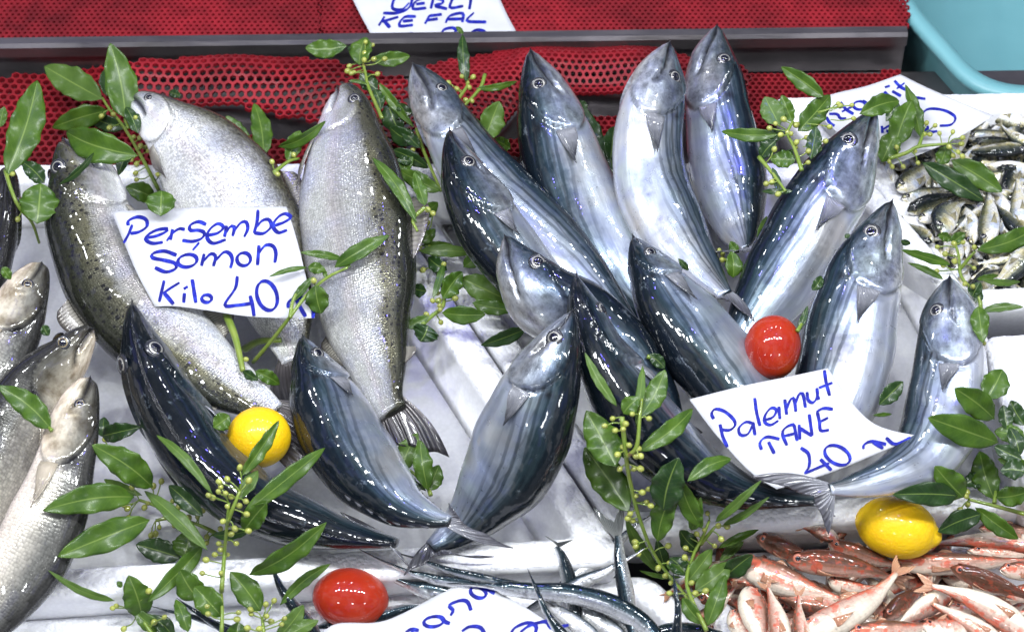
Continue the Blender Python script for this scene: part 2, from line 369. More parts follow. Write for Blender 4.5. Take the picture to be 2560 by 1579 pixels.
    V = list(pos.reshape(-1, 3)) + [C[0, :3] - T[0] * .0015, C[-1, :3]]
    F = gridf(n, na, True)
    F += [(n * na, (j + 1) % na, j) for j in range(na)] + [(n * na + 1, (n - 1) * na + j, (n - 1) * na + (j + 1) % na) for j in range(na)]
    ext = lambda A: np.vstack([A.reshape(-1, 3), A[0, 0], A[-1, 0]])
    mid = pos.reshape(-1, 3); hmin = (mid @ np.array(en)).min(); cen = Vector(C[n // 2, :3])
    b0 = Vector(base) if base is not None else cen - en * (cen.dot(en) - hmin)
    r = empty(name, b0, label, cat, group)
    body = obj('body', V, F, M[S['body']], r, attrs=dict(fa=ext(fa), fb=ext(fb), fc=ext(fc)))
    def surf(si, tj, o=0.):                                # tj: angle/pi in -1..1
        fi = np.interp(si, s, np.arange(n)); i0 = int(min(fi, n - 2)); wi = fi - i0
        fj = (tj % 2.0) / 2 * na; j0 = int(fj) % na; wj = fj - int(fj); j1 = (j0 + 1) % na
        g = lambda A: (A[i0, j0] * (1 - wi) * (1 - wj) + A[i0 + 1, j0] * wi * (1 - wj) + A[i0, j1] * (1 - wi) * wj + A[i0 + 1, j1] * wi * wj)
        N = g(nrm); N = N / np.linalg.norm(N); return Vector(g(pos) + N * o), Vector(N)
    # eyes
    es = eye_s if eye_s else hf * .4
    sides = (1, -1) if both else (1,)
    vis = 1 if (Lt[n // 3] @ Vv[n // 3]) > 0 else -1
    if eye_target is not None:
        best = None
        for i in range(0, min(nh, n)):
            for j in range(na):
                if nrm[i, j] @ Vv[i] < .02: continue
                u, v = project(Vector(pos[i, j])); dd = (u - eye_target[0]) ** 2 + (v - eye_target[1]) ** 2
                if best is None or dd < best[0]: best = (dd, s[i], 2.0 * j / na)
        es, et = best[1], best[2]
        if et > 1: et = et - 2
        et_abs = min(max(abs(et), .22), .5); sv = 1 if et > 0 else -1
    else:
        et_abs = eye_t or .36; sv = vis
    er = S['eye'] * np.interp(hf * .8, s, a) * eye_scale
    for sg in (sv, -sv):
        p, N = surf(es, sg * et_abs, -er * .12)
        X = N.orthogonal().normalized(); Y = N.cross(X)
        def lathe(prof, seg=24):
            Vs = []; 
            for (rr, z) in prof:
                for q_ in range(seg):
                    an = 2 * math.pi * q_ / seg; Vs.append(p + (X * math.cos(an) + Y * math.sin(an)) * rr * er + N * z * er)
            Fs = gridf(len(prof), seg, True); Fs.append(tuple((len(prof) - 1) * seg + q_ for q_ in range(seg))); return Vs, Fs, seg
        Vs, Fs, sg_ = lathe([(1.42, -.1), (1.26, .16), (1.06, .22), (.94, .20), (.90, .24), (.80, .29), (.5, .30)])
        fm_ = [0] * (3 * sg_) + [1] * (3 * sg_) + [1]
        eo = obj('eye', Vs, Fs, [M[S['sock']], M[S['irm']]], r, fmats=fm_)
        Vs, Fs, _ = lathe([(.76, .26), (.70, .37), (.5, .45), (.2, .49)])
        obj('pupil', Vs, Fs, M['pupil'], eo)
    # pectoral fins, lying on the flank
    def blade(nm, s0, s1, t0, wid, sg, mat, lift, n1=12, n2=7, rake=0.):
        Vs = []; At = []
        for i in range(n1):
            x = i / (n1 - 1)
            for j in range(n2):
                y = j / (n2 - 1)
                pw = wid * (1 - x) ** .8 * (.75 + .25 * math.sin(math.pi * min(1, x + .3))) + .002
                tq = t0 + rake * x + (y - .15) * pw
                p_, N_ = surf(s0 + (s1 - s0) * x * (1 - .18 * y), sg * tq, .0006 + lift * x + .0008 * math.sin(y * 6))
                Vs.append(p_); At.append((x, y, 0))
        o = obj(nm, Vs, gridf(n1, n2), mat, r, attrs=dict(fa=At)); solid(o, .0007 * amax / .035); return o
    if spec in ('bonito', 'trout', 'bass', 'mackerel', 'mullet'):
        for sg in ((1, -1) if both else (1,)):
            e0 = hf * (1.0 - .42 * ((.56 - .62) / .4) ** 2) * 1.01
            if spec == 'bonito': blade('pectoral_fin', e0, e0 + finlen, .50, .17, sg, M[S['fin']], .005, rake=.03)
            elif spec == 'trout': blade('pectoral_fin', e0, e0 + .15, .80, .22, sg, M[S['fin']], .008, rake=-.05)
            else: blade('pectoral_fin', e0, e0 + .17, .58, .22, sg, M[S['fin']], .006 * amax / .035, n1=8, n2=5, rake=.05)
    # tail fin
    pc = Vector(C[-1, :3]); pd = Vector(D[-1]); pt = Vector(T[-1]); pl = Vector(Lt[-1]); ra = float(a[-1])
    if tails is None:
        if spec == 'bonito': l1 = .085 * L * .9; tails = [pc + pt * l1 * .55 + pd * l1, pc + pt * l1 * .55 - pd * l1]
        elif spec == 'garfish': l1 = .05 * L; tails = [pc + pt * l1 + pd * l1 * .6, pc + pt * l1 - pd * l1 * .6]
        else: l1 = .15 * L; tails = [pc + pt * l1 + pd * l1 * .6, pc + pt * l1 - pd * l1 * .6]
    Vs = []; Fs = []; At = []
    deep = {'bonito': .42, 'trout': .85, 'garfish': .45, 'bass': .7}.get(spec, .42)
    notch = pc + (((tails[0] + tails[1]) / 2) - pc) * deep
    n1, n2 = 14, 25
    roots = []
    for tip in tails:
        sgn = 1 if (tip - pc).dot(pd) > 0 else -1
        roots.append(pc - pt * ra * .8 + pd * ra * .9 * sgn)
    if (tails[0] - pc).dot(pd) * (tails[1] - pc).dot(pd) > 0: roots[1] = pc - pt * ra * .8 - (roots[0] - pc + pt * ra * .8)
    for i in range(n1):
        x = i / (n1 - 1)
        for j in range(n2):
            y = j / (n2 - 1); li = 0 if y < .5 else 1; m_ = abs(1 - 2 * y); tip = tails[li]; re = roots[li]
            rt = (pc - pt * ra * .8).lerp(re, m_); ed = notch.lerp(tip, m_ ** 1.35)
            out = (re - (pc - pt * ra * .8)).normalized(); jag = 1 + .02 * math.sin(y * 170) * x
            p_ = rt.lerp(ed, x * jag) + out * math.sin(math.pi * x) * (tip - pc).length * .09 * m_
            p_ = p_ + pl * (.0012 * math.sin(y * 22) * x * amax / .035) + pl * (.03 * (tip - pc).length * x * x)
            Vs.append(p_); At.append((x, y, 0))
    Fs = gridf(n1, n2)
    o = obj('tail_fin', Vs, Fs, M[S['tail']], r, attrs=dict(fa=At)); solid(o, .0009 * max(.5, amax / .035))
    def ridge(nm, s0, s1, hgt, t0=0., mat=None, n1=14, swept=.3, shape=None):
        Vs = []; At = []
        for i in range(n1):
            x = i / (n1 - 1)
            for j in range(4):
                y = j / 3
                hh = hgt * (shape(x) if shape else math.sin(math.pi * min(1, x ** .55)) ** .7) * y
                p_, N_ = surf(min(1, s0 + (s1 - s0) * x + swept * hh / L), t0, hh - .001)
                Vs.append(p_); At.append((y * .8, x, 0))
        o = obj(nm, Vs, gridf(n1, 4), mat or M[S['fin']], r, attrs=dict(fa=At)); solid(o, .0009); return o
    if finlets:
        for t0 in (0., 1.):
            for q_ in range(7):
                s0 = .66 + .042 * q_
                ridge('finlet', s0, s0 + .034, .0045 * (1 - .06 * q_), t0, M['bfin'], 6, 1.6, lambda x: (1 - abs(2 * x - 1)) ** .8)
    for dd in (dors or []): ridge(*dd)
    f = Fish(); f.root = r; f.surf = surf; f.L = L; f.hf = hf; return f
def view_cam(C): return np.array(CAM)[None, :] - C

# rows: species | snout-to-tail points in the photograph (x,y,halfwidth,height above stall) | back direction | eye pixel | tail tips
def big_fish(spec, label, cat, name, pts, phi, eye, tails=None, shift=0., **kw):
    rows = []
    for (x, y, hw, h) in pts:
        u, v = px('v', x, y); p = P(u, v, h); rows.append((*p, hw * K * mpp(u, v, h)))
    eu = px('v', *eye)
    # share of the length at the eye
    A = np.array(rows); C0 = crom(rows, 240); d2 = [(project(Vector(c[:3]))[0] - eu[0]) ** 2 + (project(Vector(c[:3]))[1] - eu[1]) ** 2 for c in C0]
    es = max(.03, int(np.argmin(d2)) / 239.)
    tl = None
    if tails:
        tl = [P(*px(c, x, y), h) for (c, x, y, h) in tails]
    grp = {'bonito': 'bonitos propped in the foam boxes', 'trout': 'large trout round the price card', 'bass': 'sea bass at the left edge'}[spec]
    return make_fish(name, label, cat, grp, spec, rows, phi, view_cam, eye_s=es, eye_target=eu, tails=tl, shift=shift, **kw)
# ------------------------------------------------------------------ setting: counter, steel, mats, boxes, tub
M['steel'] = None
t = NT('brushed_steel'); oc = t.obj(); mp = t.node('ShaderNodeMapping'); t.set(mp, 'Vector', oc); mp.inputs['Scale'].default_value = (3, 60, 60)
n1 = t.noise(mp.outputs[0], 9, 4); n2 = t.noise(oc, 7, 5, .6)
M['steel'] = t.out(Base_Color=t.ramp(n2, [(.3, (.12, .115, .118)), (.7, (.23, .215, .22))]), Metallic=.9, Roughness=t.ramp(n1, [(.3, .28), (.7, .46)]), Normal=t.bump(n1, .12, .001))
t = NT('red_rubber'); oc = t.obj(); nn = t.noise(oc, 60, 4); dirt = t.ramp(t.noise(oc, 7, 5, .65), [(.35, .45), (.6, 1.)])
M['rubber'] = t.out(Base_Color=t.mix(1, t.ramp(nn, [(.3, (.17, .005, .010)), (.7, (.28, .010, .018))]), dirt, 'MULTIPLY'), Roughness=.6, Specular_IOR_Level=.25, Coat_Weight=.1, Coat_Roughness=.2, Normal=t.bump(t.noise(oc, 500, 2), .2, .0006))
def foam_material():
    t = NT('white_foam'); oc = t.obj(); vd = t.voro(oc, 260, 'F1', 1.0); ns = t.noise(oc, 14, 4); sm = t.noise(oc, 420, 3)
    cell = t.ramp(vd, [(.25, (.92, .93, .95)), (.75, (.86, .87, .89))]); c = t.mix(t.ramp(ns, [(.52, 0.), (.75, .22)]), cell, (.80, .79, .72))
    wetm = t.ramp(ns, [(.35, .4), (.65, .65)])
    return t.out(Base_Color=c, Roughness=wetm, Normal=t.bump(t.math('ADD', t.math('MULTIPLY', vd, -1), t.math('MULTIPLY', sm, .5)), .06, .0006), Subsurface_Weight=.15, Subsurface_Radius=(.01, .01, .012))
M['foam'] = foam_material()
t = NT('cut_foam'); oc = t.obj(); vd = t.voro(oc, 230, 'F1', 1.0); sm = t.noise(oc, 900, 2)
M['foam_cut'] = t.out(Base_Color=(.90, .91, .94), Roughness=.5, Normal=t.bump(t.math('ADD', t.math('MULTIPLY', vd, -1), t.math('MULTIPLY', sm, .4)), .6, .0022), Subsurface_Weight=.15, Subsurface_Radius=(.01, .01, .012))
t = NT('turquoise_plastic'); oc = t.obj()
M['tub'] = t.out(Base_Color=t.ramp(t.noise(oc, 9, 4), [(.3, (.13, .33, .36)), (.7, (.16, .38, .41))]), Roughness=.38, Subsurface_Weight=.1, Subsurface_Radius=(.01, .02, .02), Normal=t.bump(t.noise(oc, 200, 2), .08, .001))
M['counter'] = simple('counter_steel', (.20, .20, .21), .5, .5, nscale=6, namt=.4)

# counter: one sheet below everything
V = [W(-2.2, -1.2, -.10), W(2.2, -1.2, -.10), W(2.2, 1.6, -.10), W(-2.2, 1.6, -.10)]
ct = obj('counter', V, [(0, 1, 2, 3)], M['counter'], smooth=False); ct['kind'] = 'structure'; ct['label'] = 'grey steel counter under the boxes'; ct['category'] = 'counter'
# steel tray: floor, front-facing step with a folded lip, upper shelf
def pu(u, v, h): p = P(u, v, h); return plane_xy(p)
lA, lB = pu(-200, 104, .055), pu(2760, 66, .055)
def railpt(f, off, h): # f along the rail, off towards the back
    d = Vector((lB[0] - lA[0], lB[1] - lA[1], 0)); n_ = Vector((-d.y, d.x, 0)).normalized()
    q = Vector((lA[0], lA[1], 0)) + d * f + n_ * off; return W(q.x, q.y, h)
tray = empty('steel_tray', railpt(.4, 0, 0), 'long grey steel tray step with a bright folded lip behind the arched red mats', 'tray')
FR = (2266 + 200) / 2960
prof = [(-.001, -.004), (-.001, .034), (-.008, .038), (-.008, .051), (-.005, .055), (.004, .055), (.006, .052), (.006, .044)]
V = []
for f in (-.1, FR):
    for (o_, h_) in prof: V.append(railpt(f, o_, h_))
F = [(i, i + 1, len(prof) + i + 1, len(prof) + i) for i in range(len(prof) - 1)]
o = obj('step', V, F, M['steel'], tray, smooth=False); solid(o, .0015, 1)
o = obj('shelf', [railpt(-.1, .0065, .040), railpt(FR, .0065, .040), railpt(FR, .9, .040), railpt(-.1, .9, .040)], [(0, 1, 2, 3)], M['steel'], tray, smooth=False)
a_, b_ = pu(-300, 620, -.006), pu(2800, 620, -.006)
obj('tray_floor', [W(*a_, -.006), W(*b_, -.006), railpt(1.1, -.002, -.006), railpt(-.1, -.002, -.006)], [(0, 1, 2, 3)], M['steel'], tray, smooth=False)

# perforated mats: honeycomb with real holes
def inside(poly, x, y):
    c = False; n = len(poly); j = n - 1
    for i in range(n):
        if (poly[i][1] > y) != (poly[j][1] > y) and x < (poly[j][0] - poly[i][0]) * (y - poly[i][1]) / (poly[j][1] - poly[i][1]) + poly[i][0]: c = not c
        j = i
    return c
def mat_obj(name, label, poly_px, hfun, pitch, thick, wall=.30, rot=0., group=None, href=.012):
    poly = [pu(u, v, href) for (u, v) in poly_px]
    xs = [p[0] for p in poly]; ys = [p[1] for p in poly]; R = pitch / math.sqrt(3); V = []; F = []; key = {}
    def vert(x, y, z=0):
        kk = (round(x, 6), round(y, 6))
        if kk not in key: key[kk] = len(V); V.append((x, y))
        return key[kk]
    cr, sr = math.cos(rot), math.sin(rot); x0, y0 = sum(xs) / len(xs), sum(ys) / len(ys); span = max(max(xs) - min(xs), max(ys) - min(ys)) * .75
    nr = int(span / (pitch * .866)) + 2; nc = int(span / pitch) + 2
    for r_ in range(-nr, nr):
        for c_ in range(-nc, nc):
            lx, ly = (c_ + .5 * (r_ % 2)) * pitch, r_ * pitch * .8660254
            x, y = x0 + lx * cr - ly * sr, y0 + lx * sr + ly * cr
            if not inside(poly, x, y): continue
            o_ = []; i_ = []
            for q in range(6):
                an = math.pi / 6 + q * math.pi / 3
                px_, py_ = lx + R * math.cos(an), ly + R * math.sin(an)
                ix, iy = lx + R * (1 - wall) * math.cos(an), ly + R * (1 - wall) * math.sin(an)
                o_.append(vert(round(x0 + px_ * cr - py_ * sr, 5), round(y0 + px_ * sr + py_ * cr, 5))); i_.append(vert(x0 + ix * cr - iy * sr, y0 + ix * sr + iy * cr))
            for q in range(6): F.append((o_[q], o_[(q + 1) % 6], i_[(q + 1) % 6], i_[q]))
    Vw = [W(x, y, hfun(x, y)) for (x, y) in V]
    o = obj(name, Vw, F, M['rubber'], None, smooth=False, base=Vw[0]); solid(o, thick, 0); tag(o, label, 'rubber mat', group or 'red honeycomb rubber mats')
    return o
def S_(lst): return [px(c, x, y) for (c, x, y) in lst]
railx = lambda x: lA[1] + (lB[1] - lA[1]) * (x - lA[0]) / (lB[0] - lA[0])
arcL = [px('a', 1300, 700), px('a', 1400, 690), px('a', 1640, 703), px('b', 0, 718), px('b', 200, 752), px('b', 390, 800), px('b', 600, 900), px('b', 800, 1020)]
arcR = [px('b', 1500, 1040), px('b', 1620, 900), px('b', 1760, 745), px('c', 150, 690), px('c', 300, 640), px('c', 480, 600), px('c', 700, 598), px('c', 930, 622), px('c', 1100, 680), px('c', 1250, 780)]
top_h = .046
arcL3 = [P(u, v, .034) for u, v in arcL]; arcR3 = [P(u, v, .034) for u, v in arcR]
def arch(name, label, pts3):
    C = crom([tuple(p) for p in pts3], 60); V = []
    for c in C:
        p = Vector(c)
        for h in (0, -.012, -.040): V.append(p + en * h + ey * (.0 if h > -.02 else -.004))
    o = obj(name, V, gridf(60, 3), M['steel'], None, base=V[0]); solid(o, .0015); return tag(o, label, 'steel strip', 'bent steel strips in the tray')
arch('steel_strip', 'bent violet-grey steel strip standing under the red mat left of the upright spotted trout', arcL3)
arch('steel_strip', 'bent grey-brown steel strip standing under the red mat behind the upright bonitos', arcR3)
def hump(arc3, h0, h1):
    A = [plane_xy(p) for p in arc3]
    def f(x, y):
        ya = np.interp(x, [q[0] for q in A], [q[1] for q in A]); yt = railx(x)
        u = (y - ya) / max(1e-4, (yt - ya)); return .040 + .012 * math.sin(math.pi * min(max(u, 0), 1)) * 1.0 - .012 * max(0, u - .55) + .0015 * math.sin(x * 60)
    return f
# left band: arched, right band: arched, and lower strips in front of the steel
mat_obj('rubber_mat', 'red honeycomb mat bulging up behind the two trout, light grey steel seen through its holes',
        S_([('a', 860, 460), ('a', 1100, 425), ('a', 1300, 395), ('a', 1890, 385), ('b', 250, 395), ('b', 450, 420), ('b', 640, 470), ('b', 850, 515), ('b', 1010, 560), ('b', 1030, 900), ('b', 800, 1030), ('b', 600, 890), ('b', 390, 795), ('b', 200, 748), ('b', 0, 712), ('a', 1640, 698), ('a', 1400, 688), ('a', 1200, 700), ('a', 850, 760)]),
        hump(arcL3, 0, 0), .0090, .004, .32, href=.046)
mat_obj('rubber_mat', 'red honeycomb mat lying flat at the far left beneath the bay leaves',
        S_([('a', -150, 560), ('a', 0, 538), ('a', 300, 490), ('a', 680, 440), ('a', 900, 455), ('a', 900, 760), ('a', 1250, 900), ('a', 1250, 1300), ('a', -150, 1300)]),
        lambda x, y: .016 + .003 * math.sin(x * 30), .0092, .006, .30, href=.016)
mat_obj('rubber_mat', 'red honeycomb mat arching behind the heads of the upright bonitos',
        S_([('b', 1040, 600), ('b', 1150, 470), ('b', 1400, 370), ('b', 1600, 325), ('b', 1890, 300), ('c', 200, 285), ('c', 700, 285), ('c', 1000, 305), ('c', 1150, 320), ('c', 1300, 380), ('c', 1600, 470), ('c', 1700, 520), ('c', 1700, 900), ('c', 1250, 780), ('c', 1100, 670), ('c', 930, 615), ('c', 700, 592), ('c', 480, 595), ('c', 300, 632), ('c', 150, 682), ('b', 1760, 738), ('b', 1620, 890), ('b', 1500, 1030), ('b', 1300, 1040), ('b', 1060, 900)]),
        hump(arcR3, 0, 0), .0072, .004, .36, href=.046)
mat_obj('rubber_mat', 'narrow strip of red honeycomb mat in front of the left steel strip between the trout',
        S_([('a', 1240, 935), ('a', 1890, 935), ('b', 60, 935), ('b', 400, 960), ('b', 1000, 1000), ('b', 1000, 1090), ('b', 0, 1090), ('a', 1240, 1110)]), lambda x, y: .010, .0085, .006, .32, href=.01)
mat_obj('rubber_mat', 'narrow strip of red honeycomb mat in front of the right steel strip among the bonitos',
        S_([('b', 1100, 980), ('b', 1500, 1010), ('b', 1620, 985), ('b', 1780, 930), ('c', 300, 860), ('c', 480, 812), ('c', 900, 810), ('c', 1250, 860), ('c', 1250, 1060), ('b', 1100, 1060)]), lambda x, y: .010, .0075, .006, .32, href=.01)
mat_obj('rubber_mat', 'dark red honeycomb mat behind the foam box in front of the turquoise tub',
        S_([('c', 1660, 525), ('d', 0, 515), ('d', 500, 505), ('d', 1040, 495), ('d', 1090, 720), ('d', 400, 760), ('d', 150, 860), ('c', 1660, 900)]), lambda x, y: .012, .0068, .006, .34, href=.012)
mat_obj('rubber_mat', 'large flat red honeycomb mat on the upper shelf left of the mullet price card',
        [(-60, 105), (800, 96), (790, -260), (-60, -260)], lambda x, y: .0455, .0064, .004, .50, href=.045)
mat_obj('rubber_mat', 'large flat red honeycomb mat on the upper shelf behind the upright bonitos',
        [(803, 96), (2270, 80), (2275, -260), (793, -260)], lambda x, y: .0455, .0062, .004, .50, href=.045)

# foam boxes: open tops, thick walls with draft and a beaded cut rim
def foam_box(label, corners, htop, hbot, thick, draft=.012, lips=True):
    """corners (pixels at rim height): back-left, back-right, front-right, front-left"""
    c = [Vector(plane_xy(P(u, v, htop))) for (u, v) in corners]; cen = sum(c, Vector((0, 0))) / 4
    def offs(poly, d):
        out = []; n = len(poly)
        for i in range(n):
            p0, p1, p2 = poly[i - 1], poly[i], poly[(i + 1) % n]
            e1 = (p1 - p0).normalized(); e2 = (p2 - p1).normalized(); n1_ = Vector((e1.y, -e1.x)); n2_ = Vector((e2.y, -e2.x))
            m = (n1_ + n2_); m = m / max(.3, m.dot(n1_)); out.append(p1 + m * d)
        return out
    def rounded(poly, r, seg=5):
        out = []; n = len(poly)
        for i in range(n):
            p0, p1, p2 = poly[i - 1], poly[i], poly[(i + 1) % n]
            a = p1 + (p0 - p1).normalized() * r; b = p1 + (p2 - p1).normalized() * r
            for q in range(seg + 1):
                t_ = q / seg; out.append(a * (1 - t_) ** 2 + p1 * 2 * t_ * (1 - t_) + b * t_ * t_)
        return out
    def shape(d):
        pl_ = offs(c, d); out = []
        rr_ = rounded(pl_, max(.006, .016 - abs(d) * .2))
        c6 = len(rr_) // 4
        for s_ in range(4):
            out += rr_[s_ * c6:(s_ + 1) * c6]; p = rr_[(s_ + 1) * c6 - 1]; q = rr_[((s_ + 1) * c6) % len(rr_)]
            for z in range(1, 60): out.append(p.lerp(q, z / 60))
        return out
    # inward direction test
    tst = offs(c, .01); sgn = 1 if (tst[0] - cen).length < (c[0] - cen).length else -1
    def ring(d, h, j=0.):
        src = shape(sgn * d); return [W(p.x, p.y, h + (rng.normal(0, j) if j else 0)) for p in src]
    rings = [ring(draft * .6, hbot - .012), ring(.0, htop - .010), ring(.0005, htop - .003, .0003), ring(.004, htop, .0005), ring(thick * .5, htop + .0005, .0006), ring(thick - .004, htop, .0005), ring(thick - .0005, htop - .003, .0004), ring(thick, htop - .010), ring(thick + draft, hbot + .004), ring(thick + draft + .006, hbot)]
    n = len(shape(0)); V = [p for r_ in rings for p in r_]; F = gridf(len(rings), n, True)
    F = [tuple(reversed(f_)) if sgn > 0 else f_ for f_ in F]
    fm = [0] * len(F)
    for i in range(len(rings) - 1):
        if 2 <= i <= 5:
            for q in range(n): fm[i * n + q] = 1
    F.append(tuple((len(rings) - 1) * n + q for q in range(n))); F.append(tuple(range(n))); fm += [0, 0]
    bp = sum((Vector(p) for p in rings[0]), Vector()) / n
    o = obj('foam_box', V, F, [M['foam'], M['foam_cut']], None, fmats=fm, base=bp)
    return tag(o, label, 'foam box', 'white foam fish boxes')
foam_box('white foam box holding the trout, sea bass and the front bonitos', [(-220, 408), (905, 404), (1572, 1400), (-330, 1518)], .045, 0, .030)
foam_box('white foam box holding the bonitos round the bonito price card', [(915, 404), (2230, 402), (2700, 1258), (1548, 1336)], .045, 0, .026)
foam_box('white foam box heaped with small silver horse mackerel at the upper right', [(1925, 240), (2800, 222), (2960, 748), (2392, 768)], .062, -.02, .024)
foam_box('white foam box of slender garfish along the bottom edge', [(-160, 1560), (1625, 1432), (1975, 1760), (-160, 1830)], .004, -.06, .026)
foam_box('white foam box heaped with red mullet at the lower right', [(1650, 1382), (2790, 1345), (2900, 1820), (1990, 1830)], .0, -.06, .024)
foam_box('white foam box with a rounded corner at the right edge above the bay sprig', [(2455, 836), (2900, 815), (2960, 1180), (2560, 1215)], .095, .01, .03)

# turquoise tub
def tub():
    hr = .044; A = Vector(plane_xy(P(*px('d', 985, -10), hr))); B = Vector(plane_xy(P(*px('d', 1575, 650), hr)))
    poly = [A + Vector((-.03, .42)), A, B, B + Vector((.45, -.02)), B + Vector((.50, .62))]
    cen = sum(poly, Vector((0, 0))) / 5
    r = empty('plastic_tub', W(cen.x, cen.y, -.05), 'turquoise plastic tub with a rolled rim at the upper right corner', 'tub')
    def lay(prof):
        V = []
        for (d, h, rad) in prof:
            pl_ = []
            for i in range(5):
                p0, p1, p2 = poly[i - 1], poly[i], poly[(i + 1) % 5]; e1 = (p1 - p0).normalized(); e2 = (p2 - p1).normalized()
                n1_ = Vector((-e1.y, e1.x)); n2_ = Vector((-e2.y, e2.x)); m = n1_ + n2_; m = m / max(.3, m.dot(n1_)); pl_.append(p1 + m * d)
            for i in range(5):
                p0, p1, p2 = pl_[i - 1], pl_[i], pl_[(i + 1) % 5]; a = p1 + (p0 - p1).normalized() * rad; b = p1 + (p2 - p1).normalized() * rad
                for q in range(9):
                    t_ = q / 8; p = a * (1 - t_) ** 2 + p1 * 2 * t_ * (1 - t_) + b * t_ * t_; V.append(W(p.x, p.y, h))
        return V, 45
    V, n = lay([(.030, hr - .125, .03), (.024, hr - .118, .03), (.010, hr - .018, .04), (.009, hr - .010, .04)])
    V2, _ = lay([(.022, hr - .010, .036), (.026, hr - .020, .036), (.046, hr - .112, .03), (.056, hr - .117, .025)])
    F = gridf(4, n, True); b0 = len(V); F += [tuple(b0 + i for i in f_) for f_ in gridf(4, n, True)]; F.append(tuple(b0 + 3 * n + q for q in range(n))); F.append(tuple(range(n))[::-1])
    obj('body', V + V2, F, M['tub'], r)
    V, n = lay([(.0092, hr - .012, .04), (.003, hr - .012, .044), (.0, hr - .009, .046), (.0, hr - .004, .047), (.003, hr + .001, .046), (.010, hr + .002, .043), (.019, hr - .001, .039), (.0222, hr - .010, .036)])
    obj('rim', V, gridf(8, n, True), M['tub'], r)
tub()

# ------------------------------------------------------------------ the large fish
big_fish('bonito', 'dark-backed bonito curving along the front left with its back to the viewer', 'bonito', 'bonito',
         [(316, 716, 3, .11), (331, 800, 38, .105), (366, 900, 68, .095), (418, 1000, 80, .085), (502, 1115, 84, .075), (622, 1212, 74, .072), (770, 1264, 54, .072), (880, 1288, 34, .075), (950, 1298, 17, .078)],
         102, (372, 836), [('j', 570, 690, .085), ('j', 1050, 1070, .07)], finlets=True, shift=-.05)
big_fish('bonito', 'dark blue bonito with purple cheek right of the round lemon', 'bonito', 'bonito',
         [(724, 798, 3, .10), (743, 862, 42, .095), (776, 950, 82, .085), (816, 1040, 98, .08), (876, 1130, 92, .085), (952, 1203, 60, .10), (1030, 1238, 30, .11), (1078, 1246, 15, .115)],
         143, (765, 846), [('j', 1300, 640, .125), ('j', 1730, 935, .09)], finlets=True)
big_fish('bonito', 'big silver bonito bending to the right in the middle front, belly to the left', 'bonito', 'bonito',
         [(1370, 738, 3, .215), (1338, 825, 54, .205), (1297, 930, 94, .175), (1257, 1030, 112, .14), (1212, 1125, 108, .105), (1150, 1210, 76, .075), (1085, 1275, 42, .06), (1030, 1308, 18, .06)],
         24, (1322, 808), [('j', 1610, 1010, .055), ('j', 1000, 1130, .055)], shift=.03)
big_fish('bonito', 'long silvery bonito lying diagonally from the upper middle, belly to the left', 'bonito', 'bonito',
         [(985, 147, 3, .13), (1024, 215, 46, .12), (1078, 310, 66, .11), (1150, 420, 86, .10), (1240, 520, 92, .09), (1340, 620, 86, .085), (1430, 712, 60, .08), (1510, 790, 28, .08)],
         -22, (1058, 213), shift=.05)
big_fish('bonito', 'black-headed bonito lying against the long silvery one in the upper middle', 'bonito', 'bonito',
         [(1076, 305, 3, .15), (1096, 380, 40, .145), (1134, 470, 70, .135), (1184, 560, 80, .12), (1255, 650, 76, .105), (1340, 740, 56, .095), (1420, 820, 24, .09)],
         150, (1133, 391), shift=-.06)
big_fish('bonito', 'grey bonito head with a long slit mouth tilted to the upper left in the middle', 'bonito', 'bonito',
         [(1206, 560, 3, .165), (1242, 638, 58, .16), (1302, 712, 86, .15), (1392, 768, 94, .135), (1482, 850, 90, .12), (1562, 950, 64, .10), (1624, 1040, 26, .08)],
         6, (1285, 628), shift=.06)
big_fish('bonito', 'dark bonito seen from above with its pointed snout beside the middle silver one', 'bonito', 'bonito',
         [(1380, 650, 3, .19), (1398, 735, 38, .185), (1434, 840, 62, .17), (1490, 940, 82, .15), (1562, 1040, 88, .125), (1655, 1118, 74, .10), (1755, 1168, 50, .085), (1860, 1190, 30, .08), (1960, 1198, 15, .08)],
         117, (1442, 742), finlets=True, shift=-.02)
big_fish('bonito', 'blue-black bonito with a dark blotched cheek left of the upright tomato', 'bonito', 'bonito',
         [(1514, 560, 3, .155), (1548, 630, 46, .15), (1600, 720, 80, .14), (1666, 810, 98, .125), (1742, 905, 98, .11), (1822, 1005, 84, .095), (1890, 1090, 50, .085), (1940, 1160, 20, .08)],
         146, (1560, 602))
big_fish('bonito', 'upright bonito with a black back on its left and an open beak-like mouth', 'bonito', 'bonito',
         [(1269, 113, 3, .13), (1294, 203, 54, .12), (1322, 305, 84, .105), (1353, 410, 102, .085), (1392, 510, 106, .07), (1442, 605, 98, .06), (1508, 695, 66, .05), (1580, 770, 34, .045), (1620, 810, 17, .045)],
         168, (1293, 203), shift=-.02)
big_fish('bonito', 'pale upright bonito showing its white belly beside the blue-tinted one', 'bonito', 'bonito',
         [(1604, 96, 3, .15), (1580, 190, 60, .14), (1556, 300, 80, .125), (1553, 400, 86, .105), (1580, 500, 90, .09), (1630, 592, 76, .085), (1690, 660, 44, .095), (1736, 706, 19, .105)],
         -24, (1618, 184), [('g', 1745, 770, .11), ('g', 1425, 585, .11)], shift=.08)
big_fish('bonito', 'tallest upright bonito, blue-tinted, its forked tail folded down in front', 'bonito', 'bonito',
         [(1716, 56, 3, .125), (1708, 150, 58, .115), (1718, 260, 78, .10), (1733, 360, 87, .085), (1750, 450, 88, .075), (1766, 528, 64, .075), (1778, 572, 36, .082), (1783, 594, 10, .09)],
         8, (1736, 142), shift=.05, tails=[('g', 1478, 305, .10), ('g', 1885, 362, .095)])
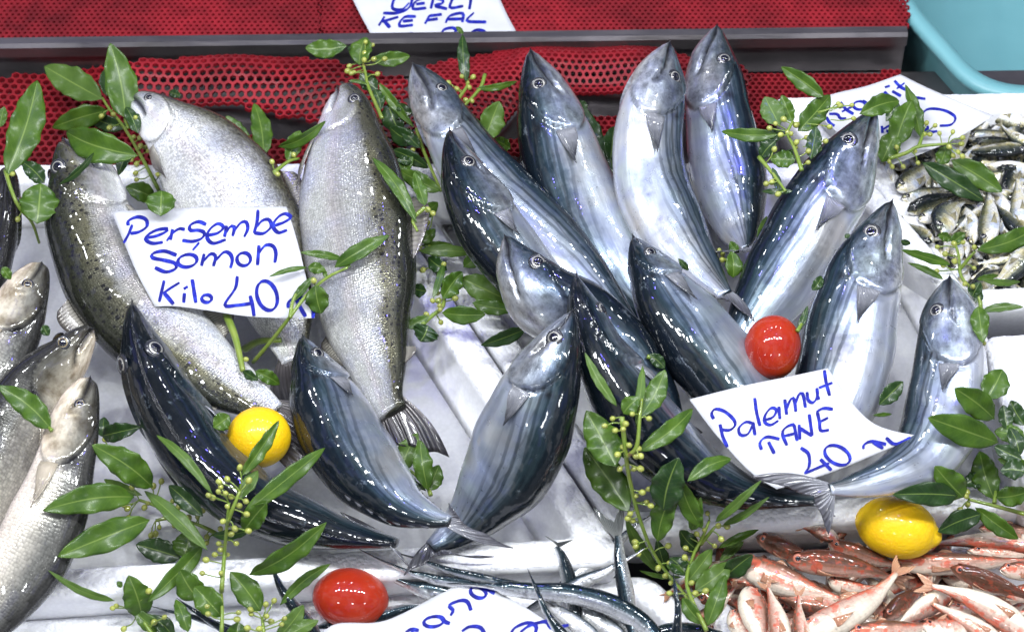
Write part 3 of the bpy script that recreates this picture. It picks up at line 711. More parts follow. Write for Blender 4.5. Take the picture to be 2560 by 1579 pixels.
big_fish('bonito', 'broad bonito pointing to the upper right under the top right bay sprig', 'bonito', 'bonito',
         [(2100, 257, 3, .15), (2052, 342, 54, .145), (1997, 440, 90, .13), (1945, 530, 98, .115), (1895, 620, 98, .10), (1840, 710, 84, .09), (1790, 790, 58, .085), (1740, 860, 26, .08)],
         174, (2033, 336), shift=.06)
big_fish('bonito', 'large silver bonito standing behind the bonito price card, right of the tomato', 'bonito', 'bonito',
         [(2138, 476, 3, .16), (2106, 560, 54, .155), (2072, 650, 88, .14), (2046, 750, 105, .125), (2026, 850, 112, .11), (2000, 950, 104, .10), (1960, 1040, 80, .09), (1910, 1110, 44, .085), (1880, 1150, 20, .085)],
         180, (2083, 556), shift=.08)
big_fish('bonito', 'plain silver bonito at the right whose tail hangs over the front foam rim', 'bonito', 'bonito',
         [(2274, 657, 3, .14), (2271, 740, 60, .135), (2274, 830, 80, .125), (2270, 920, 92, .11), (2254, 1010, 94, .10), (2208, 1092, 78, .10), (2130, 1138, 50, .11), (2040, 1162, 27, .12), (1986, 1170, 14, .127)],
         196, (2243, 745), [('l', 60, 455, .145), ('l', 575, 850, .10)], shift=.07)
big_fish('trout', 'spotted trout at the left with an open gill cover, price card on its flank', 'trout', 'trout',
         [(150, 328, 6, .12), (172, 368, 46, .12), (196, 430, 82, .11), (216, 530, 106, .095), (262, 650, 118, .085), (338, 760, 118, .08), (438, 845, 100, .075), (535, 912, 72, .075), (612, 962, 46, .075), (656, 992, 34, .075)],
         160, (138, 400), shift=-.07, dors=[('dorsal_fin', .44, .56, .020), ('anal_fin', .66, .76, .026, 1.0), ('adipose_fin', .84, .88, .010)])
big_fish('trout', 'pale silver trout behind the price card with its belly bulging to the left', 'trout', 'trout',
         [(308, 232, 8, .11), (338, 248, 34, .11), (385, 285, 62, .105), (455, 350, 104, .09), (530, 440, 132, .08), (590, 545, 136, .07), (640, 650, 114, .06), (676, 760, 74, .05), (696, 830, 44, .045), (706, 866, 34, .045)],
         -4, (356, 234), shift=.15, dors=[('dorsal_fin', .44, .56, .014), ('anal_fin', .68, .76, .022, 1.0)])
big_fish('trout', 'upright speckled trout with its dark tail at the bottom, right of the price card', 'trout', 'trout',
         [(806, 206, 10, .125), (820, 238, 46, .125), (832, 300, 74, .12), (836, 400, 112, .11), (850, 520, 136, .095), (868, 640, 130, .085), (882, 760, 108, .075), (905, 870, 74, .07), (922, 950, 48, .07), (936, 990, 42, .07)],
         24, (850, 236), [('j', 790, 260, .055), ('j', 1310, 335, .05)], shift=.05, dors=[('dorsal_fin', .40, .58, .020), ('anal_fin', .70, .80, .012, 1.0), ('adipose_fin', .83, .875, .012)])
big_fish('bass', 'dark sea bass cut off at the left edge above the others', 'sea bass', 'sea_bass',
         [(14, 412, 12, .09), (16, 440, 28, .09), (12, 500, 34, .085), (5, 560, 38, .08), (-12, 640, 38, .07), (-40, 720, 32, .06), (-70, 800, 20, .05), (-85, 850, 16, .05)], 80, (30, 470), shift=-.10)
big_fish('bass', 'sea bass with a rust-coloured gill cover pointing up at the left edge', 'sea bass', 'sea_bass',
         [(100, 626, 10, .12), (88, 650, 32, .12), (62, 705, 56, .115), (24, 800, 72, .10), (-26, 900, 82, .09), (-82, 1010, 74, .07), (-130, 1110, 48, .06), (-160, 1180, 24, .06), (-170, 1210, 20, .06)], 10, (68, 682), shift=-.02)
big_fish('bass', 'sea bass with a white jaw pointing to the upper right, its pink belly showing', 'sea bass', 'sea_bass',
         [(226, 784, 8, .13), (205, 806, 30, .13), (155, 860, 58, .12), (92, 930, 82, .10), (36, 1020, 98, .085), (-10, 1120, 100, .075), (-60, 1230, 84, .065), (-110, 1330, 52, .06), (-140, 1400, 24, .06)], 158, (148, 816), shift=.02)
big_fish('bass', 'sea bass in front at the left edge with its grey back to the right', 'sea bass', 'sea_bass',
         [(216, 900, 8, .145), (206, 926, 30, .145), (186, 990, 54, .14), (162, 1085, 68, .13), (132, 1190, 86, .115), (92, 1290, 96, .10), (40, 1385, 88, .085), (-20, 1470, 64, .07), (-80, 1550, 36, .06)], 2, (186, 968), shift=-.02)
# ------------------------------------------------------------------ fruit
def fruit(name, label, cat, u, v, rx, ry, h, ang, mat, kind, squash=1.0):
    """rx along the axis, ry across, in photograph pixels; ang: axis direction in the picture (degrees, 0 = right)"""
    c = P(u, v, h); m_ = mpp(u, v, h); A = rx * m_; B = ry * m_
    vd = (CAM - c).normalized(); up_ = (cup - vd * cup.dot(vd)).normalized(); ri = up_.cross(vd).normalized()
    ax = (ri * math.cos(math.radians(ang)) + up_ * math.sin(math.radians(ang))); y_ = vd.cross(ax).normalized(); z_ = vd
    V = []; n, m = 56, 64
    for i in range(n):
        th = math.pi * i / (n - 1); x = -math.cos(th); r = math.sin(th)
        if kind == 'lemon':
            r = r ** .92; ex_ = x * 1.0
            if x > .90: ex_ = x + .13 * ((x - .90) / .10) ** 1.5 ; r = r * .9 + .012
            if x < -.93: ex_ = x - .05 * ((-x - .93) / .07)
        elif kind == 'round':
            ex_ = x
        else:
            ex_ = x; 
        for j in range(m):
            a = 2 * math.pi * j / m
            lob = 1 + (.012 * math.cos(3 * a + .5) + .008 * math.cos(5 * a)) * (r ** .6) if kind == 'tomato' else 1 + .006 * math.cos(2 * a + 1) + .004 * math.sin(4 * a + x * 5)
            V.append(c + ax * (A * ex_) + (y_ * math.cos(a) + z_ * math.sin(a) * squash) * (B * r * lob))
    r0 = empty(name, c - en * B, label, cat)
    obj('body', V, gridf(n, m, True), mat, r0)
    e = c - ax * A
    if kind == 'lemon' or kind == 'round':
        e2 = c - ax * A * .99; Vs = []
        for (rr, z) in ((.10, 0), (.09, .03), (.05, .045), (.0, .05)):
            for q in range(12): a = 2 * math.pi * q / 12; Vs.append(e2 + (y_ * math.cos(a) + z_ * math.sin(a)) * B * rr - ax * A * z)
        obj('stem_scar', Vs, gridf(4, 12, True), M['scar'], r0)
t = NT('lemon_peel'); oc = t.obj(); vd = t.voro(oc, 420, 'SMOOTH_F1', .9); nn = t.noise(oc, 28, 3)
M['lemon'] = t.out(Base_Color=t.ramp(nn, [(.3, (.80, .47, .005)), (.7, (.86, .58, .010))]), Roughness=.45, Specular_IOR_Level=.25, Coat_Weight=.35, Coat_Roughness=.12, Normal=t.bump(vd, .28, .0012), Subsurface_Weight=.12, Subsurface_Radius=(.006, .003, .001))
t = NT('tomato_skin'); oc = t.obj(); nn = t.noise(oc, 22, 3)
M['tomato'] = t.out(Base_Color=t.ramp(nn, [(.3, (.28, .010, .004)), (.58, (.36, .030, .008)), (.78, (.44, .085, .015))]), Roughness=.5, Specular_IOR_Level=.1, Coat_Weight=.7, Coat_Roughness=.03, Normal=t.bump(t.noise(oc, 60, 4), .3, .002), Subsurface_Weight=.1, Subsurface_Radius=(.006, .002, .001))
M['scar'] = simple('fruit_scar', (.30, .16, .03), .7)
fruit('lemon', 'round yellow lemon resting between the two dark bonitos in front of the spotted trout', 'lemon', 620 * K, 1046 * K, 76, 80, .085, -78, M['lemon'], 'round')
fruit('lemon', 'oval yellow lemon resting on the heap of red mullet', 'lemon', 2147 * K, 1262 * K, 101, 76, .055, -14, M['lemon'], 'lemon')
fruit('tomato', 'red tomato standing upright behind the bonito price card', 'tomato', 1850 * K, 832 * K, 82, 71, .135, 80, M['tomato'], 'tomato')
fruit('tomato', 'red tomato at the bottom left of the garfish price card', 'tomato', 839 * K, 1432 * K, 96, 76, .03, -8, M['tomato'], 'tomato')

# ------------------------------------------------------------------ small fish: one of each kind, then copies
CAMV = np.array([0, 0, 1.])
def proto(spec, name, label, cat, group, L, hw, bend, shift=0., blunt=1.0, prof=None, dors=None):
    n = 9; rows = []
    pr = prof or [(0, .10), (.06, .48), (.15, .78), (.28, .98), (.40, 1.), (.55, .88), (.72, .60), (.88, .30), (1, .2)]
    for (x, r) in pr: rows.append((x * L, bend * L * (x - .5) ** 2 * 4 - bend * L * .3, 0, hw * r))
    f = make_fish(name, label, cat, group, spec, rows, 0, (0, 0, 1), eye_s={'mullet': .115, 'mackerel': .13, 'garfish': .215}[spec], eye_t={'mullet': .26, 'mackerel': .36, 'garfish': .40}[spec],
                  shift=shift, nh=26, nb=26, na=28, base=(0, 0, 0), blunt=blunt, dors=dors)
    return f.root
mprof = [(0, .22), (.03, .50), (.09, .78), (.18, .98), (.30, 1.), (.5, .90), (.7, .66), (.88, .40), (1, .26)]
gprof = [(0, .05), (.10, .11), (.145, .20), (.16, .42), (.20, .62), (.28, .85), (.45, 1.), (.65, .98), (.8, .75), (.92, .38), (1, .2)]
MUL = [proto('mullet', 'red_mullet', 'x', 'red mullet', 'red mullet in the heap', 1., .13, b, sh, dors=[('dorsal_fin', .34, .46, .035, 0., None, 6)] if q == 0 else None) for q, (b, sh) in enumerate([(.03, -.02), (-.06, -.10), (.09, .12), (-.02, -.2)])]
MAC = [proto('mackerel', 'horse_mackerel', 'x', 'horse mackerel', 'horse mackerel in the heap', 1., .15, b, sh) for b, sh in [(.04, .06), (-.07, 0.), (.02, .16), (-.02, -.14)]]
GAR = [proto('garfish', 'garfish', 'x', 'garfish', 'garfish in the front box', 1., .05, b, sh, blunt=.2, prof=gprof) for b, sh in [(.03, .04), (-.12, 0.), (.0, .1)]]
used = set()
def copy_tree(o):
    if o.name not in used: used.add(o.name); return o
    c = o.copy(); COL.objects.link(c)
    for ch in list(o.children):
        d = ch.copy(); COL.objects.link(d); d.parent = c
        for g in ch.children: e = g.copy(); COL.objects.link(e); e.parent = d
    return c
def place(protos, variant, p0, p1, hw_px, hw_unit, roll, label, group, thin=1.0):
    """p0 snout, p1 tail peduncle: (u, v, h)"""
    src = protos[variant]
    A, B = P(*p0), P(*p1); L = (B - A).length; X = (B - A).normalized()
    vd = (CAM - (A + B) / 2).normalized(); Z = (vd - X * vd.dot(X)).normalized()
    Z = Matrix.Rotation(math.radians(-roll * 1.7), 3, X) @ Z; Y = Z.cross(X)
    m_ = mpp(*((np.array(p0) + np.array(p1)) / 2)); sy = hw_px * m_ / hw_unit
    o = copy_tree(src)
    R = Matrix((X * L, Y * sy, Z * sy * thin)).transposed().to_4x4()
    o.matrix_world = Matrix.Translation(A) @ R
    # stored as rotation and scale
    o['label'] = label; o['group'] = group
    return o
def tr(spec):  # head and tail pixels in one crop
    c, x0, y0, x1, y1 = spec; return px(c, x0, y0), px(c, x1, y1)
MG = 'red mullet in the heap'
mul = [
 # crop, head, tail, halfwidth, h, variant, roll, label
 ('l', 78, 865, 560, 1085, 62, .030, 3, -25, 'brown-backed red mullet with its head over the left foam wall, topmost at the left'),
 ('l', 285, 1010, 1030, 1130, 80, .045, 1, -20, 'plump brown red mullet lying across the heap just below the lemon, head to the left'),
 ('l', 560, 915, 1060, 1075, 60, .035, 0, -20, 'red mullet with an orange-ringed eye touching the left underside of the lemon'),
 ('l', 1000, 1055, 1900, 1035, 66, .030, 0, 0, 'long pale red mullet stretching right from below the lemon, reddish stripe on its side'),
 ('l', 2100, 930, 1260, 895, 62, .025, 2, -20, 'pale red mullet lying right of the lemon, its belly up and tail under the lemon'),
 ('l', 1390, 1070, 2000, 1310, 64, .040, 3, -25, 'dark-backed red mullet at the right, scales shining blue, head up left'),
 ('l', 2000, 1560, 1290, 1165, 78, .060, 2, 0, 'white-bellied red mullet whose raised forked tail points up left in the heap'),
 ('l', 380, 1560, 1060, 1150, 96, .055, 2, 15, 'fat pale red mullet with red blotches slanting across the middle of the heap'),
 ('l', -60, 1040, 640, 1300, 92, .035, 0, 10, 'bright red mullet with an orange-red back at the left of the heap'),
 ('l', 650, 1370, 230, 1280, 66, .030, 3, -10, 'short brown red mullet facing right between two raised tails'),
 ('k', 1690, 1200, 1830, 1660, 86, .045, 0, 20, 'red mullet hanging head up by the bay leaves with a violet eye'),
 ('l', 280, 1680, 170, 1210, 66, .055, 0, 10, 'red mullet standing on its head, brown tail raised at the left of the heap'),
 ('l', 430, 1700, 350, 1270, 52, .062, 1, 0, 'orange-tailed red mullet standing on its head beside the brown-tailed one'),
 ('l', 1400, 1240, 1010, 1480, 66, .040, 0, 20, 'red mullet with a bright eye and red cheek under the raised forked tail'),
 ('l', 700, 1530, 1300, 1470, 66, .050, 0, 0, 'pinkish red mullet at the bottom edge, middle of the heap'),
 ('l', 1190, 1520, 1700, 1480, 80, .045, 2, 10, 'pale red mullet with a rosy head at the bottom edge, right of the middle'),
 ('l', 940, 1420, 1230, 1190, 56, .030, 3, -20, 'dark brown red mullet wedged behind the fat blotched one'),
 ('l', 1720, 1100, 2200, 1090, 56, .035, 0, 0, 'red mullet with an orange eye at the right edge of the heap, upper one'),
 ('l', 1760, 1260, 2200, 1240, 54, .035, 1, 0, 'red mullet with an orange eye at the right edge of the heap, lower one'),
 ('l', 1500, 985, 2100, 975, 44, .022, 2, 0, 'thin pale red mullet with a yellow flank right of the lemon, second row'),
 ('l', 640, 890, 400, 800, 44, .040, 0, -10, 'small red mullet left of the lemon, its orange tail pointing up left'),
 ('l', 1800, 1640, 1270, 1310, 62, .050, 0, 0, 'red mullet with a brown-orange tail pointing up at the bottom right'),
 ('l', 1370, 1370, 1930, 1400, 54, .032, 2, 10, 'pale yellowish red mullet lying across the bottom right of the heap'),
 ('k', 1560, 1385, 1760, 1560, 56, .035, 2, 0, 'small pale-headed red mullet at the lower left corner of the heap'),
 ('l', 700, 800, 560, 950, 30, .02, 0, 0, 'small red mullet half hidden left of the lemon, orange fin sticking up'),
 ('l', 1580, 820, 2100, 850, 50, .02, 0, 0, 'red mullet under the bay leaves at the right edge'),
 ('l', 560, 1180, 900, 1230, 50, .028, 2, 0, 'pale red mullet peeping out under the plump brown one'),
 ('l', 1300, 1150, 1080, 1000, 60, .020, 2, 0, 'pale red mullet lying under the long pale one below the lemon'),
 ('l', 1560, 1330, 2000, 1500, 54, .030, 3, -10, 'brown red mullet half covered at the far right bottom'),
 ('l', 620, 1310, 820, 1500, 56, .028, 0, 0, 'red mullet half covered under the fat blotched one'),
]
for (c, x0, y0, x1, y1, hw, h, var, roll, lab) in mul:
    a, b = px(c, x0, y0), px(c, x1, y1); place(MUL, var, (*a, h), (*b, h - .004), hw / 2.7 * 1.18, .13, roll, lab, MG)
R = random.Random(4)
for q in range(64):
    u = R.uniform(1720, 2600); v = R.uniform(1400, 1660); a = R.uniform(0, 6.28); l = R.uniform(85, 110)
    place(MUL, R.randrange(4), (u + l * math.cos(a), v + l * .8 * math.sin(a), -.002 + R.uniform(-.016, .014)), (u - l * math.cos(a), v - l * .8 * math.sin(a), -.002 + R.uniform(-.016, .014)), R.uniform(25, 32), .13, R.uniform(-40, 40), 'mostly hidden red mullet lying deep in the heap', MG)
HG = 'horse mackerel in the heap'
mac = [
 ('d', 1900, 845, 1620, 770, 56, .050, 0, 0, 'silver horse mackerel facing right beside the curled price card, eye at the right edge'),
 ('d', 1500, 930, 1830, 905, 46, .045, 2, 0, 'silver-bellied horse mackerel under the right corner of the curled price card'),
 ('d', 1930, 1000, 1470, 1030, 52, .055, 3, -25, 'black-backed horse mackerel lying across the top of the heap, pinkish dot on it'),
 ('d', 1130, 1085, 1460, 1120, 42, .045, 3, -20, 'dark horse mackerel behind the berries below the curled price card'),
 ('d', 1990, 1180, 1570, 1115, 58, .048, 0, 10, 'yellow-tinged silver horse mackerel at the right, belly to the viewer'),
 ('d', 1035, 1290, 1290, 1080, 70, .055, 0, 0, 'horse mackerel with a golden cheek and a big eye behind the broad bonito head'),
 ('d', 1060, 1345, 1400, 1270, 44, .048, 2, 0, 'white horse mackerel with a yellow stripe below the golden-cheeked one'),
 ('d', 1100, 1420, 1440, 1310, 60, .055, 3, -20, 'dark glossy horse mackerel above the second bonito head, left side of the heap'),
 ('d', 1300, 1560, 1460, 1340, 84, .060, 1, 0, 'two-toned horse mackerel standing head down in the middle of the heap'),
 ('d', 1560, 1640, 1470, 1370, 66, .050, 0, 20, 'golden horse mackerel pointing down beside the two-toned one'),
 ('d', 1640, 1660, 1660, 1290, 66, .062, 0, 0, 'greenish gold horse mackerel pointing straight down in the middle of the heap'),
 ('d', 1920, 1600, 1690, 1380, 62, .055, 3, -20, 'blue-grey horse mackerel slanting down to the right edge'),
 ('d', 1030, 1480, 1100, 1640, 48, .035, 2, 0, 'pale horse mackerel beside the foam wall left of the dark glossy one'),
 ('h', 1270, 235, 1060, 95, 58, .055, 3, -20, 'dark horse mackerel along the left foam wall of the heap'),
 ('h', 1180, 90, 1440, -40, 50, .05, 2, 10, 'yellow-striped horse mackerel over the dark one by the foam wall'),
 ('h', 1480, 200, 1760, 225, 34, .045, 0, 0, 'thin greenish horse mackerel above the long bay leaf'),
 ('h', 1960, 330, 1540, 280, 46, .050, 2, 20, 'white-bellied horse mackerel under the long bay leaf at the right'),
 ('h', 1740, 400, 1520, 480, 46, .045, 2, 0, 'silver horse mackerel under the thin bay leaves at the right'),
 ('h', 1960, 260, 1660, 580, 72, .060, 1, -15, 'steel-grey horse mackerel slanting along the lower right of the heap'),
 ('h', 1420, 440, 1540, 250, 46, .04, 2, 20, 'white horse mackerel behind the berry sprig at the lower end of the heap'),
 ('d', 1790, 725, 1520, 735, 36, .03, 0, -10, 'gold-flecked horse mackerel at the back of the heap by the foam wall'),
 ('d', 1930, 980, 1730, 860, 36, .060, 1, 0, 'violet-tinged horse mackerel near the right edge, over the black-backed one'),
 ('d', 1850, 1560, 1850, 1210, 56, .055, 2, 0, 'pale horse mackerel standing at the right edge under the broad bay leaves'),
 ('d', 900, 1260, 1030, 1130, 50, .04, 0, 0, 'violet and gold horse mackerel just right of the broad bonito head'),
 ('d', 1560, 1340, 1990, 1350, 52, .045, 2, 0, 'silver horse mackerel lying level under the broad bay leaves'),
 ('d', 1600, 790, 1960, 760, 46, .045, 2, 10, 'yellowish horse mackerel second from the back wall of the heap'),
 ('h', 1700, 80, 1900, 250, 46, .05, 2, 0, 'silver-white horse mackerel at the right edge above the steel-grey one'),
]
for (c, x0, y0, x1, y1, hw, h, var, roll, lab) in mac:
    a, b = px(c, x0, y0), px(c, x1, y1); place(MAC, var, (*a, h), (*b, h - .006), hw / 2.7 * 1.12, .15, roll, lab, HG)
for q in range(270):
    u = R.uniform(2210, 2640); v = R.uniform(290, 735); a = R.uniform(0, 6.28); l = R.uniform(50, 75)
    if v > min(722, 480 + (u - 2241) * 1.25): continue
    place(MAC, R.randrange(4), (u + l * math.cos(a), v + l * .8 * math.sin(a), .034 + R.uniform(-.014, .016)), (u - l * math.cos(a), v - l * .8 * math.sin(a), .034 + R.uniform(-.014, .016)), R.uniform(18, 25), .15, R.uniform(-40, 40), 'mostly hidden horse mackerel lying deep in the heap', HG)
GG = 'garfish in the front box'
def long_fish(label, pts, phi, tails=None, shift=0., eye=.2, nofin=False):
    rows = []
    for (c, x, y, hw, h) in pts:
        u, v = px(c, x, y); p = P(u, v, h); rows.append((*p, hw / 2.7 * mpp(u, v, h)))
    tl = [P(*px(c, x, y), h) for (c, x, y, h) in tails] if tails else None
    return make_fish('garfish', label, 'garfish', GG, 'garfish', rows, phi, view_cam, eye_s=eye, eye_t=.38, shift=shift, nh=44, nb=44, na=28, blunt=.15, tails=tl, eye_scale=1.3)
long_fish('garfish arching in a big curve along the bottom, its pink-grey flank to the viewer', [('j', 1250, 1185, 5, .045), ('j', 1460, 1190, 12, .045), ('j', 1620, 1205, 26, .045), ('k', 60, 1215, 46, .045), ('k', 250, 1235, 58, .045), ('k', 480, 1250, 66, .045), ('k', 700, 1300, 72, .04), ('k', 880, 1380, 72, .035), ('k', 1010, 1470, 66, .03), ('k', 1090, 1580, 56, .03), ('k', 1130, 1700, 36, .02), ('k', 1150, 1800, 14, .02)], 22, eye=.235)
long_fish('garfish with a pale head right of the bottom tomato, dark beak to the upper left', [('j', 715, 1072, 4, .035), ('j', 870, 1130, 14, .035), ('j', 1020, 1190, 30, .035), ('j', 1090, 1210, 48, .035), ('j', 1180, 1235, 62, .035), ('j', 1330, 1280, 66, .03), ('j', 1500, 1350, 66, .025), ('j', 1700, 1450, 50, .02), ('j', 1900, 1560, 20, .01)], 20, eye=.34)
long_fish('silver garfish whose long thin beak starts under the bonito tail', [('j', 690, 950, 3, .05), ('j', 870, 1040, 8, .05), ('j', 1040, 1110, 18, .048), ('j', 1150, 1140, 30, .046), ('j', 1230, 1162, 36, .045), ('j', 1440, 1185, 40, .04), ('j', 1660, 1205, 40, .035), ('j', 1900, 1260, 24, .03)], 25, eye=.42)
long_fish('thin bright garfish lying along the foam rim below the bonito tails', [('j', 940, 975, 3, .055), ('j', 1120, 1030, 12, .055), ('j', 1300, 1095, 24, .05), ('j', 1450, 1130, 32, .048), ('j', 1620, 1170, 34, .045), ('j', 1780, 1200, 30, .04), ('j', 1890, 1205, 20, .04)], 40, eye=.3)
long_fish('garfish standing tail up beside the right bay sprig, forked tail spread', [('k', 950, 1660, 8, .02), ('k', 905, 1420, 44, .03), ('k', 880, 1260, 56, .04), ('k', 850, 1100, 48, .05), ('k', 835, 1000, 40, .055), ('k', 828, 920, 32, .06), ('k', 822, 860, 24, .065)], 40, [('k', 648, 668, .08), ('k', 850, 640, .08)])
long_fish('dark garfish tail bent upward at the foam rim left of the upright tail', [('k', 560, 1500, 20, .02), ('k', 530, 1340, 50, .025), ('k', 500, 1200, 54, .03), ('k', 470, 1080, 46, .04), ('k', 440, 990, 32, .05), ('k', 405, 935, 20, .055)], 130, [('k', 328, 865, .065), ('k', 522, 890, .065)])
long_fish('garfish with a ringed eye whose beak points to the upper right', [('k', 1005, 945, 4, .05), ('k', 860, 1035, 14, .048), ('k', 760, 1090, 26, .046), ('k', 670, 1135, 42, .042), ('k', 560, 1185, 52, .035), ('k', 420, 1260, 50, .03), ('k', 250, 1350, 30, .02), ('k', 150, 1400, 12, .02)], 200, eye=.36)
long_fish('silver garfish flank slanting up to the right behind the upright tail', [('k', 1050, 720, 4, .05), ('k', 940, 800, 16, .045), ('k', 800, 925, 38, .04), ('k', 680, 1020, 48, .035), ('k', 540, 1130, 48, .03), ('k', 400, 1250, 30, .02), ('k', 330, 1310, 12, .02)], 200)
long_fish('needle-like garfish beak standing in front of the garfish price card', [('k', 213, 1085, 3, .085), ('k', 262, 1200, 11, .082), ('k', 310, 1310, 17, .08), ('k', 360, 1410, 24, .075), ('k', 430, 1510, 40, .07), ('k', 500, 1610, 56, .06), ('k', 560, 1720, 40, .05), ('k', 600, 1800, 12, .04)], 60, eye=.6)
long_fish('dark needle-like garfish beak standing below the right bay sprig', [('k', 1196, 1105, 3, .085), ('k', 1212, 1230, 13, .08), ('k', 1228, 1340, 19, .075), ('k', 1226, 1440, 28, .07), ('k', 1215, 1530, 40, .06), ('k', 1200, 1640, 50, .05), ('k', 1190, 1800, 14, .04)], 100, eye=.55)
long_fish('dark garfish back lying level at the bottom edge below the right bay sprig', [('k', 1640, 1560, 6, .02), ('k', 1500, 1530, 30, .02), ('k', 1350, 1500, 46, .02), ('k', 1180, 1500, 54, .02), ('k', 1000, 1550, 50, .02), ('k', 850, 1640, 24, .01)], 80, eye=.25)
long_fish('slender dark garfish slanting down left of the bottom tomato', [('j', 100, 1060, 5, .05), ('j', 160, 1190, 24, .045), ('j', 220, 1290, 38, .04), ('j', 290, 1380, 48, .03), ('j', 380, 1500, 48, .02), ('j', 470, 1640, 24, .01)], 110, eye=.3)
long_fish('thin dark garfish beak behind the lower left bay sprig, upper one', [('i', 1190, 1280, 3, .04), ('i', 1300, 1360, 12, .04), ('i', 1420, 1440, 20, .035), ('i', 1560, 1530, 36, .03), ('i', 1720, 1640, 44, .02), ('i', 1850, 1740, 14, .01)], 80, eye=.5)
long_fish('thin dark garfish beak behind the lower left bay sprig, lower one', [('i', 1010, 1335, 3, .03), ('i', 1180, 1380, 10, .03), ('i', 1340, 1420, 18, .03), ('i', 1500, 1480, 32, .025), ('i', 1700, 1560, 42, .02), ('i', 1900, 1640, 14, .01)], 80, eye=.5)
long_fish('dark garfish lying behind the bottom tomato beside the price card', [('j', 1120, 1330, 6, .03), ('j', 1020, 1350, 30, .03), ('j', 900, 1385, 44, .025), ('j', 760, 1420, 46, .02), ('j', 560, 1450, 44, .015), ('j', 400, 1480, 14, .01)], 60, eye=.3)
long_fish('silver garfish under the right side of the garfish price card, left one', [('k', 330, 1300, 8, .03), ('k', 420, 1370, 40, .03), ('k', 520, 1440, 56, .03), ('k', 640, 1530, 56, .025), ('k', 760, 1640, 24, .02)], -20, shift=.1)
long_fish('silver garfish under the right side of the garfish price card, right one', [('k', 480, 1320, 8, .022), ('k', 580, 1375, 42, .022), ('k', 700, 1450, 58, .02), ('k', 820, 1530, 56, .02), ('k', 940, 1640, 24, .01)], -10, shift=.1)
long_fish('blue-grey garfish tucked inside the bend of the arching one', [('k', 640, 1340, 10, .018), ('k', 740, 1390, 40, .018), ('k', 840, 1450, 54, .016), ('k', 930, 1530, 50, .015), ('k', 1000, 1640, 20, .01)], 10, shift=.08)
for pl_ in (MUL, MAC, GAR):
    for o in pl_:
        if o.name not in used:
            for g in [g for ch in o.children for g in ch.children] + list(o.children) + [o]: bpy.data.objects.remove(g)

# ------------------------------------------------------------------ what lies under a pixel, for things laid on top
bpy.context.view_layer.update(); DG = bpy.context.evaluated_depsgraph_get()
def hit(u, v):
    r = ray(u, v).normalized(); ok, loc, *_ = SC.ray_cast(DG, CAM, r)
    return loc if ok else P(u, v, 0)
def above(u, v, gap):
    p = hit(u, v); return p - ray(u, v).normalized() * gap
# ------------------------------------------------------------------ price cards
M['card'] = simple('card_paper', (.52, .53, .555), .5, coat=.2, nscale=18, namt=.11, bump=.25, bscale=22, spec=.2)
t = NT('blue_marker'); oc = t.obj(); nn = t.noise(oc, 160, 4)
M['ink'] = t.out(Base_Color=t.ramp(nn, [(.3, (.005, .007, .13)), (.55, (.010, .016, .28)), (.75, (.03, .06, .50))]), Roughness=.6, Specular_IOR_Level=.15)
def card(label, edges, hf, strokes, wpx, nib=-45):
    """edges: top, right, bottom, left polylines in photograph pixels (clockwise); hf(u,v): height above the stall"""
    n = 28
    tp, rt, bt, lf = [crom([px(*p) for p in e], n) for e in edges]
    bt = bt[::-1]; lf = lf[::-1]
    V = []
    for i in range(n):
        b_ = i / (n - 1)
        for j in range(n):
            a_ = j / (n - 1)
            q = (1 - b_) * tp[j] + b_ * bt[j] + (1 - a_) * lf[i] + a_ * rt[i] - ((1 - a_) * (1 - b_) * tp[0] + a_ * (1 - b_) * tp[-1] + (1 - a_) * b_ * bt[0] + a_ * b_ * bt[-1])
            V.append(P(q[0], q[1], hf(q[0], q[1])))
    cen = V[n * n // 2]
    r = empty('price_card', V[n * (n - 1) + n // 2], label, 'price card', 'handwritten white price cards')
    o = obj('card', V, gridf(n, n), M['card'], r); solid(o, .0004, 0)
    LV = []; LF = []
    for si, (code, pts) in enumerate(strokes):
        pp = np.array([px(code, *p) for p in pts]); m = max(8, int(np.linalg.norm(np.diff(pp, axis=0), axis=1).sum() / 5))
        C = crom(pp, m) if len(pp) > 2 else pp[0] + (pp[1] - pp[0]) * np.linspace(0, 1, m)[:, None]
        T = np.gradient(C, axis=0); T /= np.maximum(1e-6, np.linalg.norm(T, axis=1))[:, None]
        b0 = len(LV)
        for i in range(m):
            nx, ny = -T[i, 1], T[i, 0]; an = math.atan2(T[i, 1], T[i, 0])
            wv = wpx * (.48 + .52 * abs(math.sin(an - math.radians(nib)))) * (1 + .05 * math.sin(i * .9 + si))
            if i in (0, m - 1): wv *= .8
            for sg in (-.5, .5):
                u, v = C[i, 0] + nx * wv * sg, C[i, 1] + ny * wv * sg
                p = P(u, v, hf(u, v)); LV.append(p + (CAM - p).normalized() * (.0005 + .00002 * si))
        LF += [tuple(b0 + q for q in f) for f in gridf(m, 2)]
    obj('lettering', LV, LF, M['ink'], r)
def fe(pts, dx=1728): return [(x + dx, y) for x, y in pts]
def ring(cx, cy, rx, ry, rot=0, a0=-100, a1=265, n=14):
    out = []
    for i in range(n + 1):
        a = math.radians(a0 + (a1 - a0) * i / n); x, y = rx * math.cos(a), ry * math.sin(a); c, s_ = math.cos(math.radians(rot)), math.sin(math.radians(rot))
        out.append((cx + x * c - y * s_, cy + x * s_ + y * c))
    return out
def tilt(u0, v0, h0, hu, hv, bend=0, bw=200): return lambda u, v: h0 + hu * (u - u0) / 100 + hv * (v - v0) / 100 + bend * ((u - u0) / bw) ** 2
